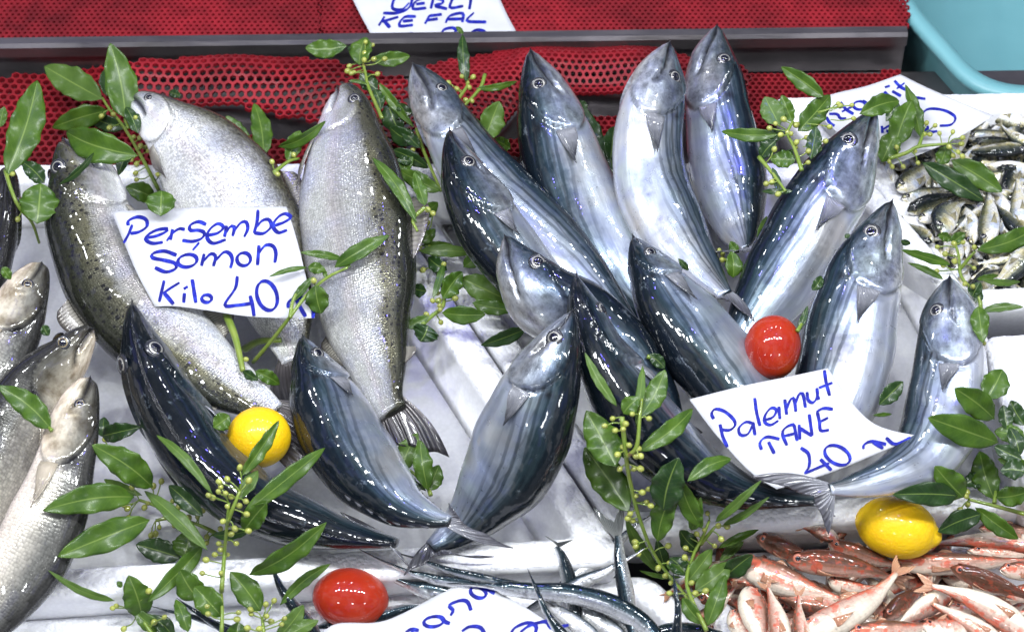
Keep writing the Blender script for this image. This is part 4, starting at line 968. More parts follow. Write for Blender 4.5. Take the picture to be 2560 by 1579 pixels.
# how high the card must lie to clear what is under it
def clear(poly, hu, hv, c0, pad=.003, bend=0, bw=200, q=1.0):
    hs = []; us = [p[0] for p in poly]; vs = [p[1] for p in poly]
    for i in range(12):
        for j in range(12):
            u = min(us) + (max(us) - min(us)) * (i + .5) / 12; v = min(vs) + (max(vs) - min(vs)) * (j + .5) / 12
            if not inside(poly, u, v): continue
            p = hit(u, v); hs.append(p.dot(en) - (hu * (u - c0[0]) / 100 + hv * (v - c0[1]) / 100 + bend * ((u - c0[0]) / bw) ** 2))
    return float(np.quantile(hs, q)) + pad
# trout card
c1 = (530, 655); poly1 = [(280, 530), (716, 520), (785, 790), (390, 765)]
h1 = clear(poly1, 0, -.008, c1)
card('white handwritten price card lying across the three trout', [
    [('e', 755, 25), ('e', 1150, 5), ('e', 1500, -8), ('e', 1933, -8)], [('e', 1933, -8), ('e', 2000, 200), ('e', 2055, 420), ('e', 2126, 742)],
    [('e', 2126, 742), ('e', 1900, 742), ('e', 1650, 728), ('e', 1400, 690), ('e', 1180, 662), ('e', 1045, 665)], [('e', 1045, 665), ('e', 930, 450), ('e', 840, 240), ('e', 755, 25)]],
    tilt(c1[0], c1[1], h1, 0, -.008), [('e', s_) for s_ in [
    [(893, 112), (868, 175), (835, 235)], [(865, 118), (868, 85), (930, 60), (985, 78), (990, 125), (940, 160), (880, 172)],
    [(982, 200), (1050, 190), (1120, 160), (1125, 140), (1060, 148), (1000, 180), (982, 212), (1030, 238), (1100, 230)],
    [(1165, 142), (1150, 215)], [(1125, 222), (1165, 170), (1210, 140), (1248, 145)],
    [(1392, 112), (1340, 92), (1285, 115), (1285, 150), (1340, 150), (1380, 168), (1360, 205), (1300, 225), (1230, 218)], [(1345, 232), (1300, 285)],
    [(1400, 185), (1470, 168), (1508, 130), (1470, 105), (1415, 145), (1398, 200), (1440, 238), (1525, 212)],
    [(1530, 118), (1515, 195)], [(1522, 170), (1555, 125), (1582, 130), (1570, 190)], [(1575, 160), (1625, 100), (1662, 95), (1672, 140), (1648, 195)],
    [(1742, 12), (1735, 90), (1715, 170)], [(1715, 168), (1780, 170), (1830, 125), (1815, 78), (1770, 85), (1730, 130)],
    fe([(128, 118), (190, 95), (235, 62), (195, 38), (145, 65), (115, 120), (150, 165), (210, 148)]),
    [(1192, 318), (1110, 290), (1035, 305), (1030, 335), (1110, 352), (1180, 372), (1185, 408), (1120, 430), (1045, 402)],
    ring(1265, 355, 65, 42, -10), [(1378, 308), (1360, 390)], [(1372, 360), (1420, 310), (1455, 325), (1440, 392)], [(1450, 360), (1510, 298), (1552, 308), (1568, 350), (1555, 405)],
    ring(1645, 345, 46, 44), [(1748, 250), (1738, 385)], [(1742, 310), (1790, 252), (1840, 255), (1862, 300), (1855, 368)],
    [(1108, 488), (1075, 632)], [(1212, 502), (1150, 540), (1100, 575)], [(1108, 572), (1172, 648)],
    [(1245, 572), (1240, 638)], [(1240, 545), (1268, 528)], [(1297, 480), (1322, 638)], ring(1395, 610, 34, 26),
    [(1602, 458), (1588, 540), (1518, 652), (1600, 655), (1712, 640)], [(1688, 590), (1705, 660), (1715, 728)],
    ring(1802, 590, 66, 102, -18, -120, 245, 18),
    fe([(218, 672), (222, 630), (275, 606), (370, 612)]), fe([(272, 612), (300, 670), (335, 732)]), fe([(362, 622), (385, 690), (385, 742)]),
    ]], 10.5)
# bonito card
c2 = (1960, 1080); poly2 = [(1723, 995), (2070, 922), (2140, 1000), (2190, 1050), (2293, 1090), (1930, 1215), (1870, 1190)]
h2 = clear(poly2, 0, -.010, c2, q=.97)
lk = lambda pts: [(x - 1674, y) for x, y in pts]
card('white handwritten price card with a pointed right corner lying on the bonitos', [
    [('l', -370, -57), ('l', 0, -150), ('l', 300, -210), ('l', 565, -267)], [('l', 565, -267), ('l', 640, -160), ('l', 740, -20), ('l', 860, 95), ('l', 990, 150), ('l', 1180, 190)],
    [('l', 1180, 190), ('l', 860, 325), ('l', 560, 445), ('l', 220, 548)], [('l', 220, 548), ('l', 40, 430), ('l', -190, 180), ('l', -370, -57)]],
    tilt(c2[0], c2[1], h2, 0, -.010), [('l', s_) for s_ in [
    lk([(1512, 110), (1530, 190), (1562, 265)]), lk([(1470, 75), (1455, 40), (1480, 8), (1545, 25), (1605, 80), (1612, 120), (1575, 150), (1515, 145)]),
    lk([(1735, 105), (1685, 95), (1640, 135), (1650, 182), (1700, 175), (1735, 110)]), lk([(1735, 95), (1748, 185)]),
    [(72, -67), (85, 30), (108, 122)],
    [(140, 82), (195, 62), (218, 15), (185, 0), (145, 45), (140, 95), (180, 115), (232, 85)], [(235, -10), (242, 75)],
    [(275, -58), (288, 45)], [(285, 10), (315, -58), (338, -58), (350, 25)], [(345, -25), (372, -92), (398, -90), (415, -2)],
    [(425, -108), (435, -50), (470, -38), (495, -80), (492, -135)], [(495, -80), (505, -55)], [(542, -255), (555, -170), (578, -82)], [(505, -135), (597, -170)],
    [(118, 282), (108, 232), (155, 195), (240, 210)], [(165, 228), (205, 308)],
    [(290, 252), (262, 185), (272, 140), (330, 112), (345, 150), (358, 222)], [(270, 190), (350, 170)],
    [(372, 112), (378, 212)], [(375, 135), (415, 160), (460, 188)], [(440, 42), (460, 188)],
    [(495, 25), (510, 100), (518, 152), (575, 148)], [(490, 25), (535, 2), (600, 8)], [(503, 98), (568, 65)],
    [(382, 268), (435, 310), (440, 390), (408, 442)], [(408, 442), (500, 402), (575, 372)], [(515, 345), (590, 420)],
    ring(630, 318, 92, 58, 28, -150, 215, 18),
    [(805, 275), (812, 245), (865, 225), (960, 245)], [(870, 232), (940, 272)], [(958, 200), (1010, 242), (1065, 228), (1125, 196)],
    ]], 9.5)
# garfish card
c3 = (1150, 1530); poly3 = [(1184, 1439), (1355, 1545), (1400, 1579), (900, 1579), (960, 1552)]
h3 = clear(poly3, 0, -.006, c3, q=.9)
card('white handwritten price card with a peaked corner at the bottom edge among the garfish', [
    [('j', 440, 1512), ('j', 560, 1452), ('j', 800, 1448), ('j', 960, 1400), ('j', 1220, 1265), ('j', 1468, 1133)], [('j', 1468, 1133), ('j', 1680, 1265), ('j', 1890, 1390), ('j', 2120, 1560), ('j', 2300, 1700)],
    [('j', 2300, 1700), ('j', 1900, 1850), ('j', 1500, 1980)], [('j', 1500, 1980), ('j', 1100, 1850), ('j', 440, 1512)]],
    tilt(c3[0], c3[1], h3, 0, -.006), [('j', s_) for s_ in [
    ring(1500, 1243, 55, 36, 20), [(1520, 1188), (1570, 1225), (1612, 1250)],
    [(1312, 1400), (1330, 1365), (1305, 1330), (1370, 1300), (1425, 1305), (1452, 1365)],
    ring(1200, 1440, 68, 34, -8), [(1240, 1402), (1275, 1440), (1310, 1452)],
    [(1010, 1510), (1050, 1492), (1100, 1500)], [(1030, 1560), (1060, 1500)],
    [(1390, 1505), (1440, 1475), (1510, 1478), (1545, 1520)], [(1720, 1520), (1750, 1480), (1830, 1448), (1890, 1470), (1880, 1540)],
    [(1785, 1510), (1850, 1465), (1950, 1440), (1985, 1465)], [(1960, 1425), (1995, 1480), (2080, 1470), (2110, 1462)],
    ]], 11)
# card on the upper shelf
card('white handwritten price card lying on the red mat behind the steel step', [
    [('b', 560, -160), ('b', 1060, -200), ('b', 1560, -200)], [('b', 1560, -200), ('b', 1640, -20), ('b', 1700, 110), ('b', 1772, 243)], [('b', 1772, 243), ('b', 1300, 249), ('b', 784, 256)], [('b', 784, 256), ('b', 760, 205), ('b', 700, 95), ('b', 640, -25), ('b', 560, -160)]],
    lambda u, v: .054, [('b', s_) for s_ in [
    [(940, -30), (920, 55), (985, 65), (1035, 20)], [(1060, -30), (1035, 50), (960, 88), (858, 90)],
    [(1165, -20), (1085, 5), (1060, 60), (1150, 55)], [(1080, 30), (1140, 22)], [(1200, -20), (1180, 60)], [(1200, -15), (1260, 0), (1255, 25), (1205, 38), (1290, 62)],
    [(1335, -25), (1310, 52), (1400, 42)], [(1452, -10), (1440, 65)],
    [(868, 112), (828, 175)], [(962, 115), (850, 148)], [(862, 140), (905, 188)], [(1080, 112), (1000, 118), (968, 175), (1060, 170)], [(990, 145), (1060, 138)],
    [(1172, 105), (1140, 162)], [(1170, 108), (1255, 98)], [(1155, 138), (1228, 128)], [(1280, 155), (1310, 108), (1395, 92), (1392, 152)], [(1292, 132), (1390, 128)], [(1472, 85), (1425, 142), (1555, 150)],
    [(1255, 222), (1270, 200), (1325, 188), (1350, 205), (1335, 235), (1325, 244)], ring(1500, 240, 52, 38, 0, 180, 360), [(885, 238), (880, 248)], [(925, 238), (905, 248)], [(1048, 218), (1047, 246)],
    ]], 9.5)
# curled card on the horse mackerel box
c5 = (2290, 300); hf5 = lambda u, v: .088 + .008 * ((u - 2250) / 200) ** 2 - .00006 * (v - 290)
card('curled white handwritten price card leaning on the back wall of the upper right foam box', [
    [('d', 430, 690), ('d', 620, 630), ('d', 830, 580), ('d', 1055, 503)], [('d', 1055, 503), ('d', 1230, 590), ('d', 1430, 675), ('d', 1685, 782)],
    [('d', 1685, 782), ('d', 1500, 900), ('d', 1340, 980), ('d', 1010, 1112)], [('d', 1010, 1112), ('d', 800, 1010), ('d', 600, 870), ('d', 430, 690)]],
    hf5, [('d', s_) for s_ in [
    [(555, 790), (580, 830), (612, 850)], [(575, 770), (630, 772), (650, 800), (690, 800)], [(650, 690), (690, 740), (740, 770)], [(660, 755), (740, 715)],
    ring(780, 712, 42, 28, 0), [(800, 680), (840, 705)], [(870, 655), (890, 690), (920, 680), (905, 640)], [(945, 620), (985, 655)], [(950, 590), (985, 580)], [(1000, 615), (1060, 650)], [(1015, 545), (1060, 590), (1115, 615)], [(1030, 600), (1085, 560)],
    [(1120, 690), (1150, 660), (1225, 668)], [(1150, 700), (1160, 770), (1205, 840)], [(1200, 765), (1250, 735), (1350, 745), (1425, 790), (1400, 840), (1320, 850)],
    [(930, 850), (935, 900)], [(935, 875), (985, 845)], [(960, 880), (1000, 900)], [(1215, 870), (1260, 890), (1305, 885)], [(1240, 850), (1240, 900)],
    ]], 8)

bpy.context.view_layer.update(); DG = bpy.context.evaluated_depsgraph_get()
# ------------------------------------------------------------------ bay sprigs
def leaf_mat(name, hi, lo, coat):
    t = NT(name); v, f = t.attr('fa'); oc = t.obj()
    nn = t.noise(oc, 70, 4); c = t.ramp(nn, [(.3, lo), (.7, hi)])
    ay = t.math('ABSOLUTE', f[1])
    rib = t.ramp(ay, [(.025, 1.), (.06, 0.)]); c = t.mix(t.math('MULTIPLY', rib, .75), c, (.15, .22, .045))
    sv = t.math('SINE', t.math('MULTIPLY', t.math('SUBTRACT', f[0], t.math('MULTIPLY', ay, .16)), 75)); svm = t.ramp(sv, [(.93, 0.), (1, .10)]); c = t.mix(svm, c, (.16, .26, .06))
    br = t.ramp(t.noise(oc, 45, 5, .7), [(.70, 0.), (.76, .6)]); c = t.mix(br, c, (.10, .075, .02))
    hv = t.math('ADD', t.math('MULTIPLY', nn, .6), t.math('MULTIPLY', svm, -1))
    drop = t.voro(oc, 240, 'F1', 1.0); dr = t.ramp(drop, [(.12, 1.), (.26, 0.)])
    nb = t.bump(hv, .3, .0010)
    cn = t.bump(t.noise(oc, 60, 2), .14, .0012)
    t.set(t.b, 'Coat Normal', cn)
    return t.out(Base_Color=c, Roughness=.5, Specular_IOR_Level=.2, Coat_Weight=coat, Coat_Roughness=.22, Normal=nb, Subsurface_Weight=.0)
M['leaf0'] = leaf_mat('bay_leaf_green', (.056, .115, .008), (.024, .064, .005), .28)
M['leaf1'] = leaf_mat('bay_leaf_dark', (.017, .050, .007), (.007, .026, .004), .4)
M['leaf2'] = leaf_mat('bay_leaf_underside', (.068, .125, .020), (.046, .094, .013), .15)
t = NT('bay_stem'); oc = t.obj(); M['stem'] = t.out(Base_Color=t.ramp(t.noise(oc, 60, 3), [(.4, (.14, .22, .025)), (.68, (.20, .26, .04)), (.75, (.13, .08, .03))]), Roughness=.4, Coat_Weight=.3)
M['berry'] = simple('bay_berry', (.30, .33, .065), .38, coat=.3, nscale=120, namt=.3)
LR = random.Random(21)
def leaf(parent, b, tp, width, tone, face):
    """b, tp: base and tip points; width in metres"""
    X = tp - b; L = X.length; X.normalize(); mid = (b + tp) / 2; vd = (CAM - mid).normalized()
    Z = (vd - X * vd.dot(X)).normalized(); Z = Matrix.Rotation(math.radians(face), 3, X) @ Z; Y = Z.cross(X)
    n1, n2 = 30, 9; V = []; At = []; wv = LR.uniform(0, 6); amp = LR.uniform(.05, .13); curl = LR.uniform(-.05, .13); fold = LR.uniform(.05, .30); k1 = LR.uniform(15, 26); sway = LR.uniform(-.06, .06); obl = LR.uniform(.85, 1.15)
    for i in range(n1):
        x = i / (n1 - 1)
        pr = (math.sin(math.pi * x ** (.92 * obl)) ** .72) if 0 < x < 1 else 0.
        if x < .08: pr *= .3 + .7 * (x / .08)
        pr = max(pr, .02)
        for j in range(n2):
            y = 2 * j / (n2 - 1) - 1
            wob = 1 + .045 * math.sin(x * k1 * 1.3 + wv + (2 if y > 0 else 0)) * abs(y)
            yy = y * pr * wob * width / 2
            z = fold * abs(yy) + L * curl * math.sin(math.pi * x) + amp * width * abs(y) ** 2 * math.sin(x * k1 * .8 + wv + (1.7 if y > 0 else 0)) * pr - L * curl * .5 * x * x
            V.append(b + X * (L * x) + Y * (yy + sway * L * math.sin(math.pi * x)) + Z * z); At.append((x, y, 0))
    o = obj('leaf', V, gridf(n1, n2), M['leaf%d' % tone], parent, attrs=dict(fa=At)); solid(o, .0005); return o
def sprig(label, code, stems, leaves, berries, h=None, gap=.012, sw=.0024, group='bay sprigs with berries'):
    """stems: polylines; leaves: (bx,by,tx,ty,width[,tone[,face]]); berries: (x,y); h: fixed height or None to rest on what lies beneath"""
    def at(x, y, g, c=code):
        u, v = px(c, x, y); return P(u, v, h + (g - gap)) if h is not None else above(u, v, g)
    dep = lambda p: (p - CAM).dot(cdir)
    # stems follow what lies beneath with a limited slope
    S3 = []; SP = []
    for st in stems:
        c_ = code
        raw = crom([px(c_, x, y) for x, y in st], 5 * len(st)); ds = np.array([dep(P(u, v, h) if h is not None else above(u, v, gap)) for u, v in raw])
        ds2 = [min(ds[j] + np.hypot(*(raw[i] - raw[j])) * mpp(*raw[i]) * .75 for j in range(len(raw))) for i in range(len(raw))]
        S3.append(np.array([tuple(CAM + ray(u, v) * d) for (u, v), d in zip(raw, ds2)])); SP += [(u, v, d) for (u, v), d in zip(raw, ds2)]
    SP = np.array(SP) if SP else None; allp = np.vstack(S3) if S3 else None
    def sdep(u, v): return SP[int(np.argmin(np.hypot(SP[:, 0] - u, SP[:, 1] - v))), 2]
    b0 = Vector(allp[len(allp) // 2]) if S3 else at(leaves[0][0], leaves[0][1], gap)
    r = empty('bay_sprig', b0 - en * .01, label, 'bay sprig', group)
    for s3 in S3:
        V, F = tube(s3, sw * .9, sw * .55); obj('stem', V, F, M['stem'], r)
    for lf in leaves:
        bx, by, tx, ty, wd = lf[:5]; c_ = code
        tone = lf[5] if len(lf) > 5 and lf[5] is not None else LR.choices((0, 1, 2), (5, 4, 2))[0]
        face = lf[6] if len(lf) > 6 else LR.uniform(-22, 22)
        u0, v0 = px(c_, bx, by); u1, v1 = px(c_, tx, ty); ln = math.hypot(u1 - u0, v1 - v0) * mpp(u0, v0, .05)
        if h is not None:
            d0 = dep(P(u0, v0, h)) - LR.uniform(0, .012); d1 = d0 + LR.uniform(-.3, .3) * ln + (dep(P(u1, v1, h)) - dep(P(u0, v0, h))) * .5
        else:
            wx, wy = -(v1 - v0), (u1 - u0); wn = wd / 2.7 * .33 / max(1, math.hypot(wx, wy)); H = [min(dep(hit(u0 + (u1 - u0) * q / 4 + wx * wn * o_, v0 + (v1 - v0) * q / 4 + wy * wn * o_)) for o_ in ((0,) if q in (0, 4) else (-1, 0, 1))) for q in range(5)]
            g = gap * .5 + LR.uniform(.002, .010)
            d0 = min(H[0] - g, sdep(u0, v0) + .008) if SP is not None else H[0] - g
            d1 = max(d0 - .5 * ln, min(H[4] - g + LR.uniform(-.01, .004), d0 + .35 * ln))
            need = max(0, max((d0 + (d1 - d0) * q / 4) - (H[q] - .004) for q in range(5))); d0 -= need; d1 -= need
        b = CAM + ray(u0, v0) * d0; q = CAM + ray(u1, v1) * d1
        leaf(r, b, q, wd / 2.7 * mpp(u0, v0, .05) * 1.03 / math.cos(math.radians(face)), tone, face)
    for (x, y) in berries:
        u, v = px(code, x, y)
        if SP is not None:
            d = sdep(u, v) - LR.uniform(-.004, .010); d = min(d, dep(hit(u, v)) - .006) if h is None else d
            p = CAM + ray(u, v) * d
        else: p = at(x, y, gap + .006)
        rad = LR.uniform(.0022, .0030); 
        if allp is not None:
            q = Vector(allp[int(np.argmin(np.linalg.norm(allp - np.array(p), axis=1)))])
            if (q - p).length > .022: q = p + (q - p).normalized() * .022
        else: q = p - en * .01
        V = []; n, m = 9, 12; ax = (p - q).normalized() if (p - q).length > 1e-4 else en; ux = ax.orthogonal().normalized(); uy = ax.cross(ux)
        for i in range(n):
            th = math.pi * (i + .02) / (n - 1 + .04)
            for j in range(m):
                a = 2 * math.pi * j / m; V.append(p + ax * (-math.cos(th) * rad * 1.12) + (ux * math.cos(a) + uy * math.sin(a)) * math.sin(th) * rad)
        F = gridf(n, m, True); bo = obj('berry', V, F, M['berry'], r)
        if (p - q).length > rad * 1.3:
            mid = (p + q) / 2 + Vector((LR.uniform(-1, 1), LR.uniform(-1, 1), LR.uniform(-1, 1))) * .0015
            V, F = tube(crom([tuple(q), tuple(mid), tuple(p - ax * rad)], 6), .00055, .0007, 5); obj('stalk', V, F, M['stem'], bo)
D, U = 1, 2
sprig('large bay sprig at the top left over the two left trout, one wet leaf', 'a', [[(1075, 1290), (950, 1050), (830, 850), (740, 740), (690, 660)], [(860, 870), (840, 800)]],
      [(690, 670, 300, 450, 200, U, 10), (850, 800, 745, 295, 205, 0, 5), (720, 650, 725, 455, 90, D), (725, 745, 350, 865, 150, 0), (930, 1050, 430, 890, 205, 0, -5), (1040, 1340, 850, 1260, 130, 0), (1085, 1460, 1090, 1285, 185, 0), (400, 1245, 640, 1035, 45, D, 40), (860, 860, 600, 790, 110, D), (930, 900, 850, 720, 90, D), (880, 1000, 800, 1180, 80, D)],
      [(780, 730), (765, 773), (685, 783), (740, 862), (915, 795), (902, 927), (945, 930), (950, 985), (985, 995), (1003, 1018), (888, 1078), (922, 1105), (915, 1168), (922, 1213), (1063, 1178)])
sprig('bay sprig at the left edge with one big upright leaf', 'a', [[(35, 1150), (75, 1280), (130, 1400), (215, 1500), (265, 1640)]],
      [(45, 1185, 255, 540, 215, 0, 8), (300, 1235, 145, 1090, 110, D), (250, 1510, 275, 1235, 245, 0, 0), (0, 860, 30, 720, 70, 0)], [(85, 1175), (160, 1370), (120, 1480)])
sprig('bay sprig above the upright speckled trout, spread over the steel step', 'b', [[(850, 800), (760, 590), (740, 500), (715, 400)]],
      [(615, 310, 332, 325, 120, 0, 10), (700, 440, 740, 250, 140, 0), (770, 405, 1040, 380, 100, 0), (700, 500, 820, 610, 110, D), (625, 545, 765, 575, 25, 0), (830, 560, 1070, 860, 62, 0), (800, 600, 845, 740, 80, D), (620, 315, 720, 420, 60, D)],
      [(740, 285), (787, 305), (733, 360), (868, 398), (795, 400), (630, 447), (617, 480), (643, 495), (660, 490), (820, 500), (730, 405)], h=.10)
sprig('dark bay leaves on a thick green stem between the speckled trout and the long bonito', 'b', [[(1085, 870), (1110, 960), (1170, 1110), (1250, 1290)]],
      [(890, 700, 972, 905, 150, D), (1060, 760, 870, 720, 110, D), (920, 1010, 1165, 1135, 90, D), (1080, 960, 900, 860, 120, D), (1050, 1090, 950, 1080, 60, D), (1248, 1292, 962, 1150, 115, 0), (1110, 1000, 980, 860, 80, D), (950, 1180, 1060, 1060, 80, 0)], [(1060, 1010)], h=.085)
sprig('small bay sprig with a narrow upright leaf in front of the steel step', 'b', [[(1350, 690), (1420, 590), (1430, 540)], [(1545, 505), (1510, 600), (1395, 725)]],
      [(1418, 555, 1398, 225, 78, D), (1400, 230, 1350, 180, 34, 0), (1480, 598, 1765, 548, 48, 0), (1540, 950, 1640, 685, 160, U, 15)], [(1390, 517), (1465, 520), (1298, 560), (1355, 600), (1437, 590), (1458, 682), (1428, 560), (1595, 950), (1415, 675)], h=.09)
sprig('serrated bay sprig on white foam between the speckled trout and the dark-headed bonito', 'f', [[(1110, 800), (1190, 725), (1250, 680), (1270, 600), (1230, 420), (1150, 200)]],
      [(1100, 290, 1465, 300, 85, U), (1400, 400, 1575, 225, 120, 0), (1260, 610, 1390, 430, 130, 0), (1195, 610, 1265, 360, 50, 0), (1255, 705, 1545, 720, 120, 0), (1460, 640, 1745, 690, 100, 0), (1820, 815, 1520, 925, 95, D), (1170, 730, 985, 808, 70, 0), (1160, 790, 1110, 900, 170, D), (1060, 540, 1150, 560, 90, D), (1380, 470, 1740, 640, 180, 2, 0), (1110, 230, 1210, 140, 80, 0), (1080, 210, 1005, -10, 65, 0), (1120, 250, 1330, 250, 60, 0), (1290, 420, 1160, 330, 100, D), (1140, 110, 1060, -80, 60, D), (1100, 60, 1230, -40, 90, 0)],
      [(1260, 567), (1345, 610), (1192, 625), (1232, 625), (1240, 660), (1243, 685), (1150, 717), (1248, 770), (1127, 418), (1098, 270), (1195, 35), (1135, 35), (1158, 98), (1225, 575), (1268, 380)], h=.075)
sprig('serrated bay leaf pair drooping along the right edge of the speckled trout', 'b', [[(1140, 1400), (1060, 1480), (1090, 1560)]], [(1085, 1505, 785, 1055, 85, 0, 12), (1140, 1390, 1068, 1160, 80, 0)], [(1160, 1415), (1195, 1440)])
sprig('thin bay twig arching over the price card onto the speckled trout', 'f', [[(-20, 1040), (100, 900), (210, 760), (340, 590), (480, 470), (620, 400)], [(230, 740), (245, 640), (270, 580)]],
      [(530, 400, 895, 180, 100, 0), (600, 350, 300, 300, 50, 0), (345, 400, 88, 460, 34, 0), (350, 400, 470, 420, 75, 0), (385, 460, 235, 640, 52, 0), (400, 520, 440, 712, 150, 0, 0), (590, 365, 640, 395, 30, 0), (480, 480, 455, 400, 30, 0)], [(390, 490)], gap=.014)
sprig('thick cut bay stem with a few leaves behind the blue-black snout below the trout card', 'e', [[(1530, 720), (1590, 880), (1640, 1100)], [(1650, 950), (1750, 900), (1900, 890)]],
      [(1720, 1100, 1890, 1190, 90, 0), (1440, 1480, 1550, 1400, 120, 0), (1640, 1100, 1740, 1160, 60, D)], [(1660, 1020)], sw=.0045, gap=.008)
sprig('tall bay sprig full of berries, its narrow leaves reaching over the round lemon', 'i', [[(1495, 1240), (1510, 1050), (1535, 750), (1545, 640)], [(1480, 860), (1390, 810), (1280, 765)], [(1530, 780), (1620, 560)]],
      [(1440, 590, 1050, 170, 66, U), (1400, 960, 975, 550, 105, U, 18), (1630, 460, 1885, 85, 90, 0, 20), (1630, 720, 2200, 270, 115, 0, 10), (1640, 840, 1800, 640, 140, 0), (1370, 930, 1000, 1310, 115, 0), (1680, 1125, 2200, 785, 140, 0), (1600, 620, 1740, 420, 90, U), (1370, 730, 1135, 520, 120, D), (1430, 860, 1700, 820, 70, D)],
      [(1478, 497), (1490, 532), (1533, 480), (1475, 565), (1523, 575), (1560, 600), (1408, 590), (1435, 605), (1535, 665), (1615, 660), (1660, 630), (1665, 717), (1618, 407), (1680, 490), (1370, 690), (1333, 733), (1275, 740), (1487, 815), (1585, 815), (1505, 765), (1677, 830), (1250, 835), (1477, 915), (1395, 910), (1450, 990), (1535, 990), (1490, 955), (1390, 1025), (1595, 915), (1490, 1115), (1365, 1115), (1620, 400), (1395, 870), (1560, 850)], gap=.03)
sprig('bay sprig with three broad dark leaves spread over the front sea bass', 'i', [[(1290, 780), (1150, 700), (1050, 660), (940, 620)], [(1130, 740), (1050, 760)]],
      [(1030, 535, 630, 255, 195, 0, 0), (905, 600, 300, 690, 185, 0, 0), (1010, 755, 395, 1000, 195, 0, 0), (1240, 1010, 1275, 830, 190, 0), (1220, 1010, 918, 920, 165, D), (960, 590, 700, 480, 70, 2), (690, 190, 940, 128, 120, D), (700, 200, 700, 60, 90, D)],
      [(890, 535), (1090, 495), (1035, 527), (1075, 805), (1050, 850), (1020, 860), (838, 655), (860, 680), (865, 740), (975, 672), (1000, 643), (1165, 628), (1235, 572), (1205, 668), (1175, 795), (705, 215)], gap=.02)
sprig('bay sprig with rounded leaves at the bottom left edge of the picture', 'i', [[(1490, 1600), (1500, 1400), (1495, 1250)], [(1050, 1560), (950, 1420), (860, 1350)], [(1790, 1600), (1770, 1420)]],
      [(1340, 1290, 1215, 1090, 180, 0), (1500, 1410, 1310, 1205, 175, 0, 0), (1760, 1370, 1555, 1105, 175, 0, 0), (960, 1410, 870, 1135, 195, 0, 0), (775, 1300, 330, 1098, 55, U), (1270, 1510, 1190, 1285, 95, 0), (1080, 1500, 900, 1360, 110, 0), (1890, 1330, 2230, 1050, 80, 0), (1600, 1620, 1610, 1445, 150, 0), (1860, 1560, 2050, 1330, 120, 2), (1180, 1560, 1010, 1400, 110, D), (1930, 1540, 2150, 1430, 90, 2), (820, 1210, 790, 1170, 40, 0)],
      [(785, 1335), (760, 1350), (835, 1490), (1395, 1340), (1405, 1390), (1355, 1355), (1610, 1380), (1690, 1360), (1695, 1390), (1795, 1325), (1850, 1300), (1800, 1405), (1830, 1440), (1670, 1485), (1110, 1410), (1040, 1445), (1005, 1235), (1900, 1460), (1750, 1490), (1600, 1425), (1790, 1530), (1920, 1420)], gap=.022)
sprig('long bay sprig with many berries left of the bonito card', 'k', [[(850, 60), (880, 350), (905, 500), (970, 750), (1080, 1010), (1260, 1240), (1400, 1450)], [(880, 330), (950, 260), (970, 60), (985, -60)]],
      [(810, 395, 610, 20, 210, 0, 0), (900, 705, 598, 268, 225, 0, 0), (965, 295, 1335, 0, 120, 0, 0), (815, -10, 600, -375, 62, U), (975, 60, 1140, -255, 135, 0), (945, 120, 990, -290, 55, U), (860, 40, 965, -70, 110, 0), (1130, 690, 1230, 340, 215, D, 0), (1290, 495, 1592, 335, 100, 0), (1090, 905, 1200, 560, 155, 0), (1100, 1115, 875, 750, 85, U), (1150, 1125, 1085, 890, 100, D), (1260, 1140, 965, 1098, 34, 0)],
      [(787, 72), (733, 122), (920, 42), (875, 108), (858, 145), (1033, 72), (805, 152), (898, 252), (855, 265), (962, 275), (820, 315), (945, 325), (978, 325), (835, 412), (975, 410), (930, 412), (1030, 547), (987, 570), (945, 593), (1017, 635), (1045, 660), (905, 715), (920, 760), (890, 745), (938, 905), (942, 935), (960, 985), (1163, 930), (1170, 1045), (1095, 1080), (1143, 1130), (1180, 1180)], gap=.02)
sprig('bushy bay sprig with bright leaves beside the heap of red mullet', 'k', [[(1420, 1500), (1290, 1200), (1330, 1000), (1390, 880), (1440, 760)], [(1380, 920), (1480, 800)]],
      [(1395, 815, 1240, 480, 125, 0), (1320, 825, 1380, 608, 85, 0), (1480, 770, 1785, 492, 62, U), (1530, 790, 1842, 600, 50, U), (1500, 945, 1775, 822, 55, 0), (1510, 1035, 1672, 900, 70, 2), (1550, 1135, 1732, 990, 135, D), (1370, 965, 1238, 825, 120, D), (1280, 1185, 1462, 950, 115, U), (1340, 1235, 1590, 1040, 150, U, 0), (1425, 1470, 1550, 1120, 120, 0), (1400, 1460, 1255, 1280, 100, 0), (1290, 1130, 1175, 1010, 120, D), (1270, 1120, 1150, 1060, 60, 0)],
      [(1427, 710), (1560, 800), (1500, 795), (1475, 930), (1408, 823), (1520, 885), (1280, 945), (1415, 1235), (1345, 1250), (1170, 1250), (1320, 1180), (1270, 845), (1355, 850), (1275, 1010)], gap=.022)
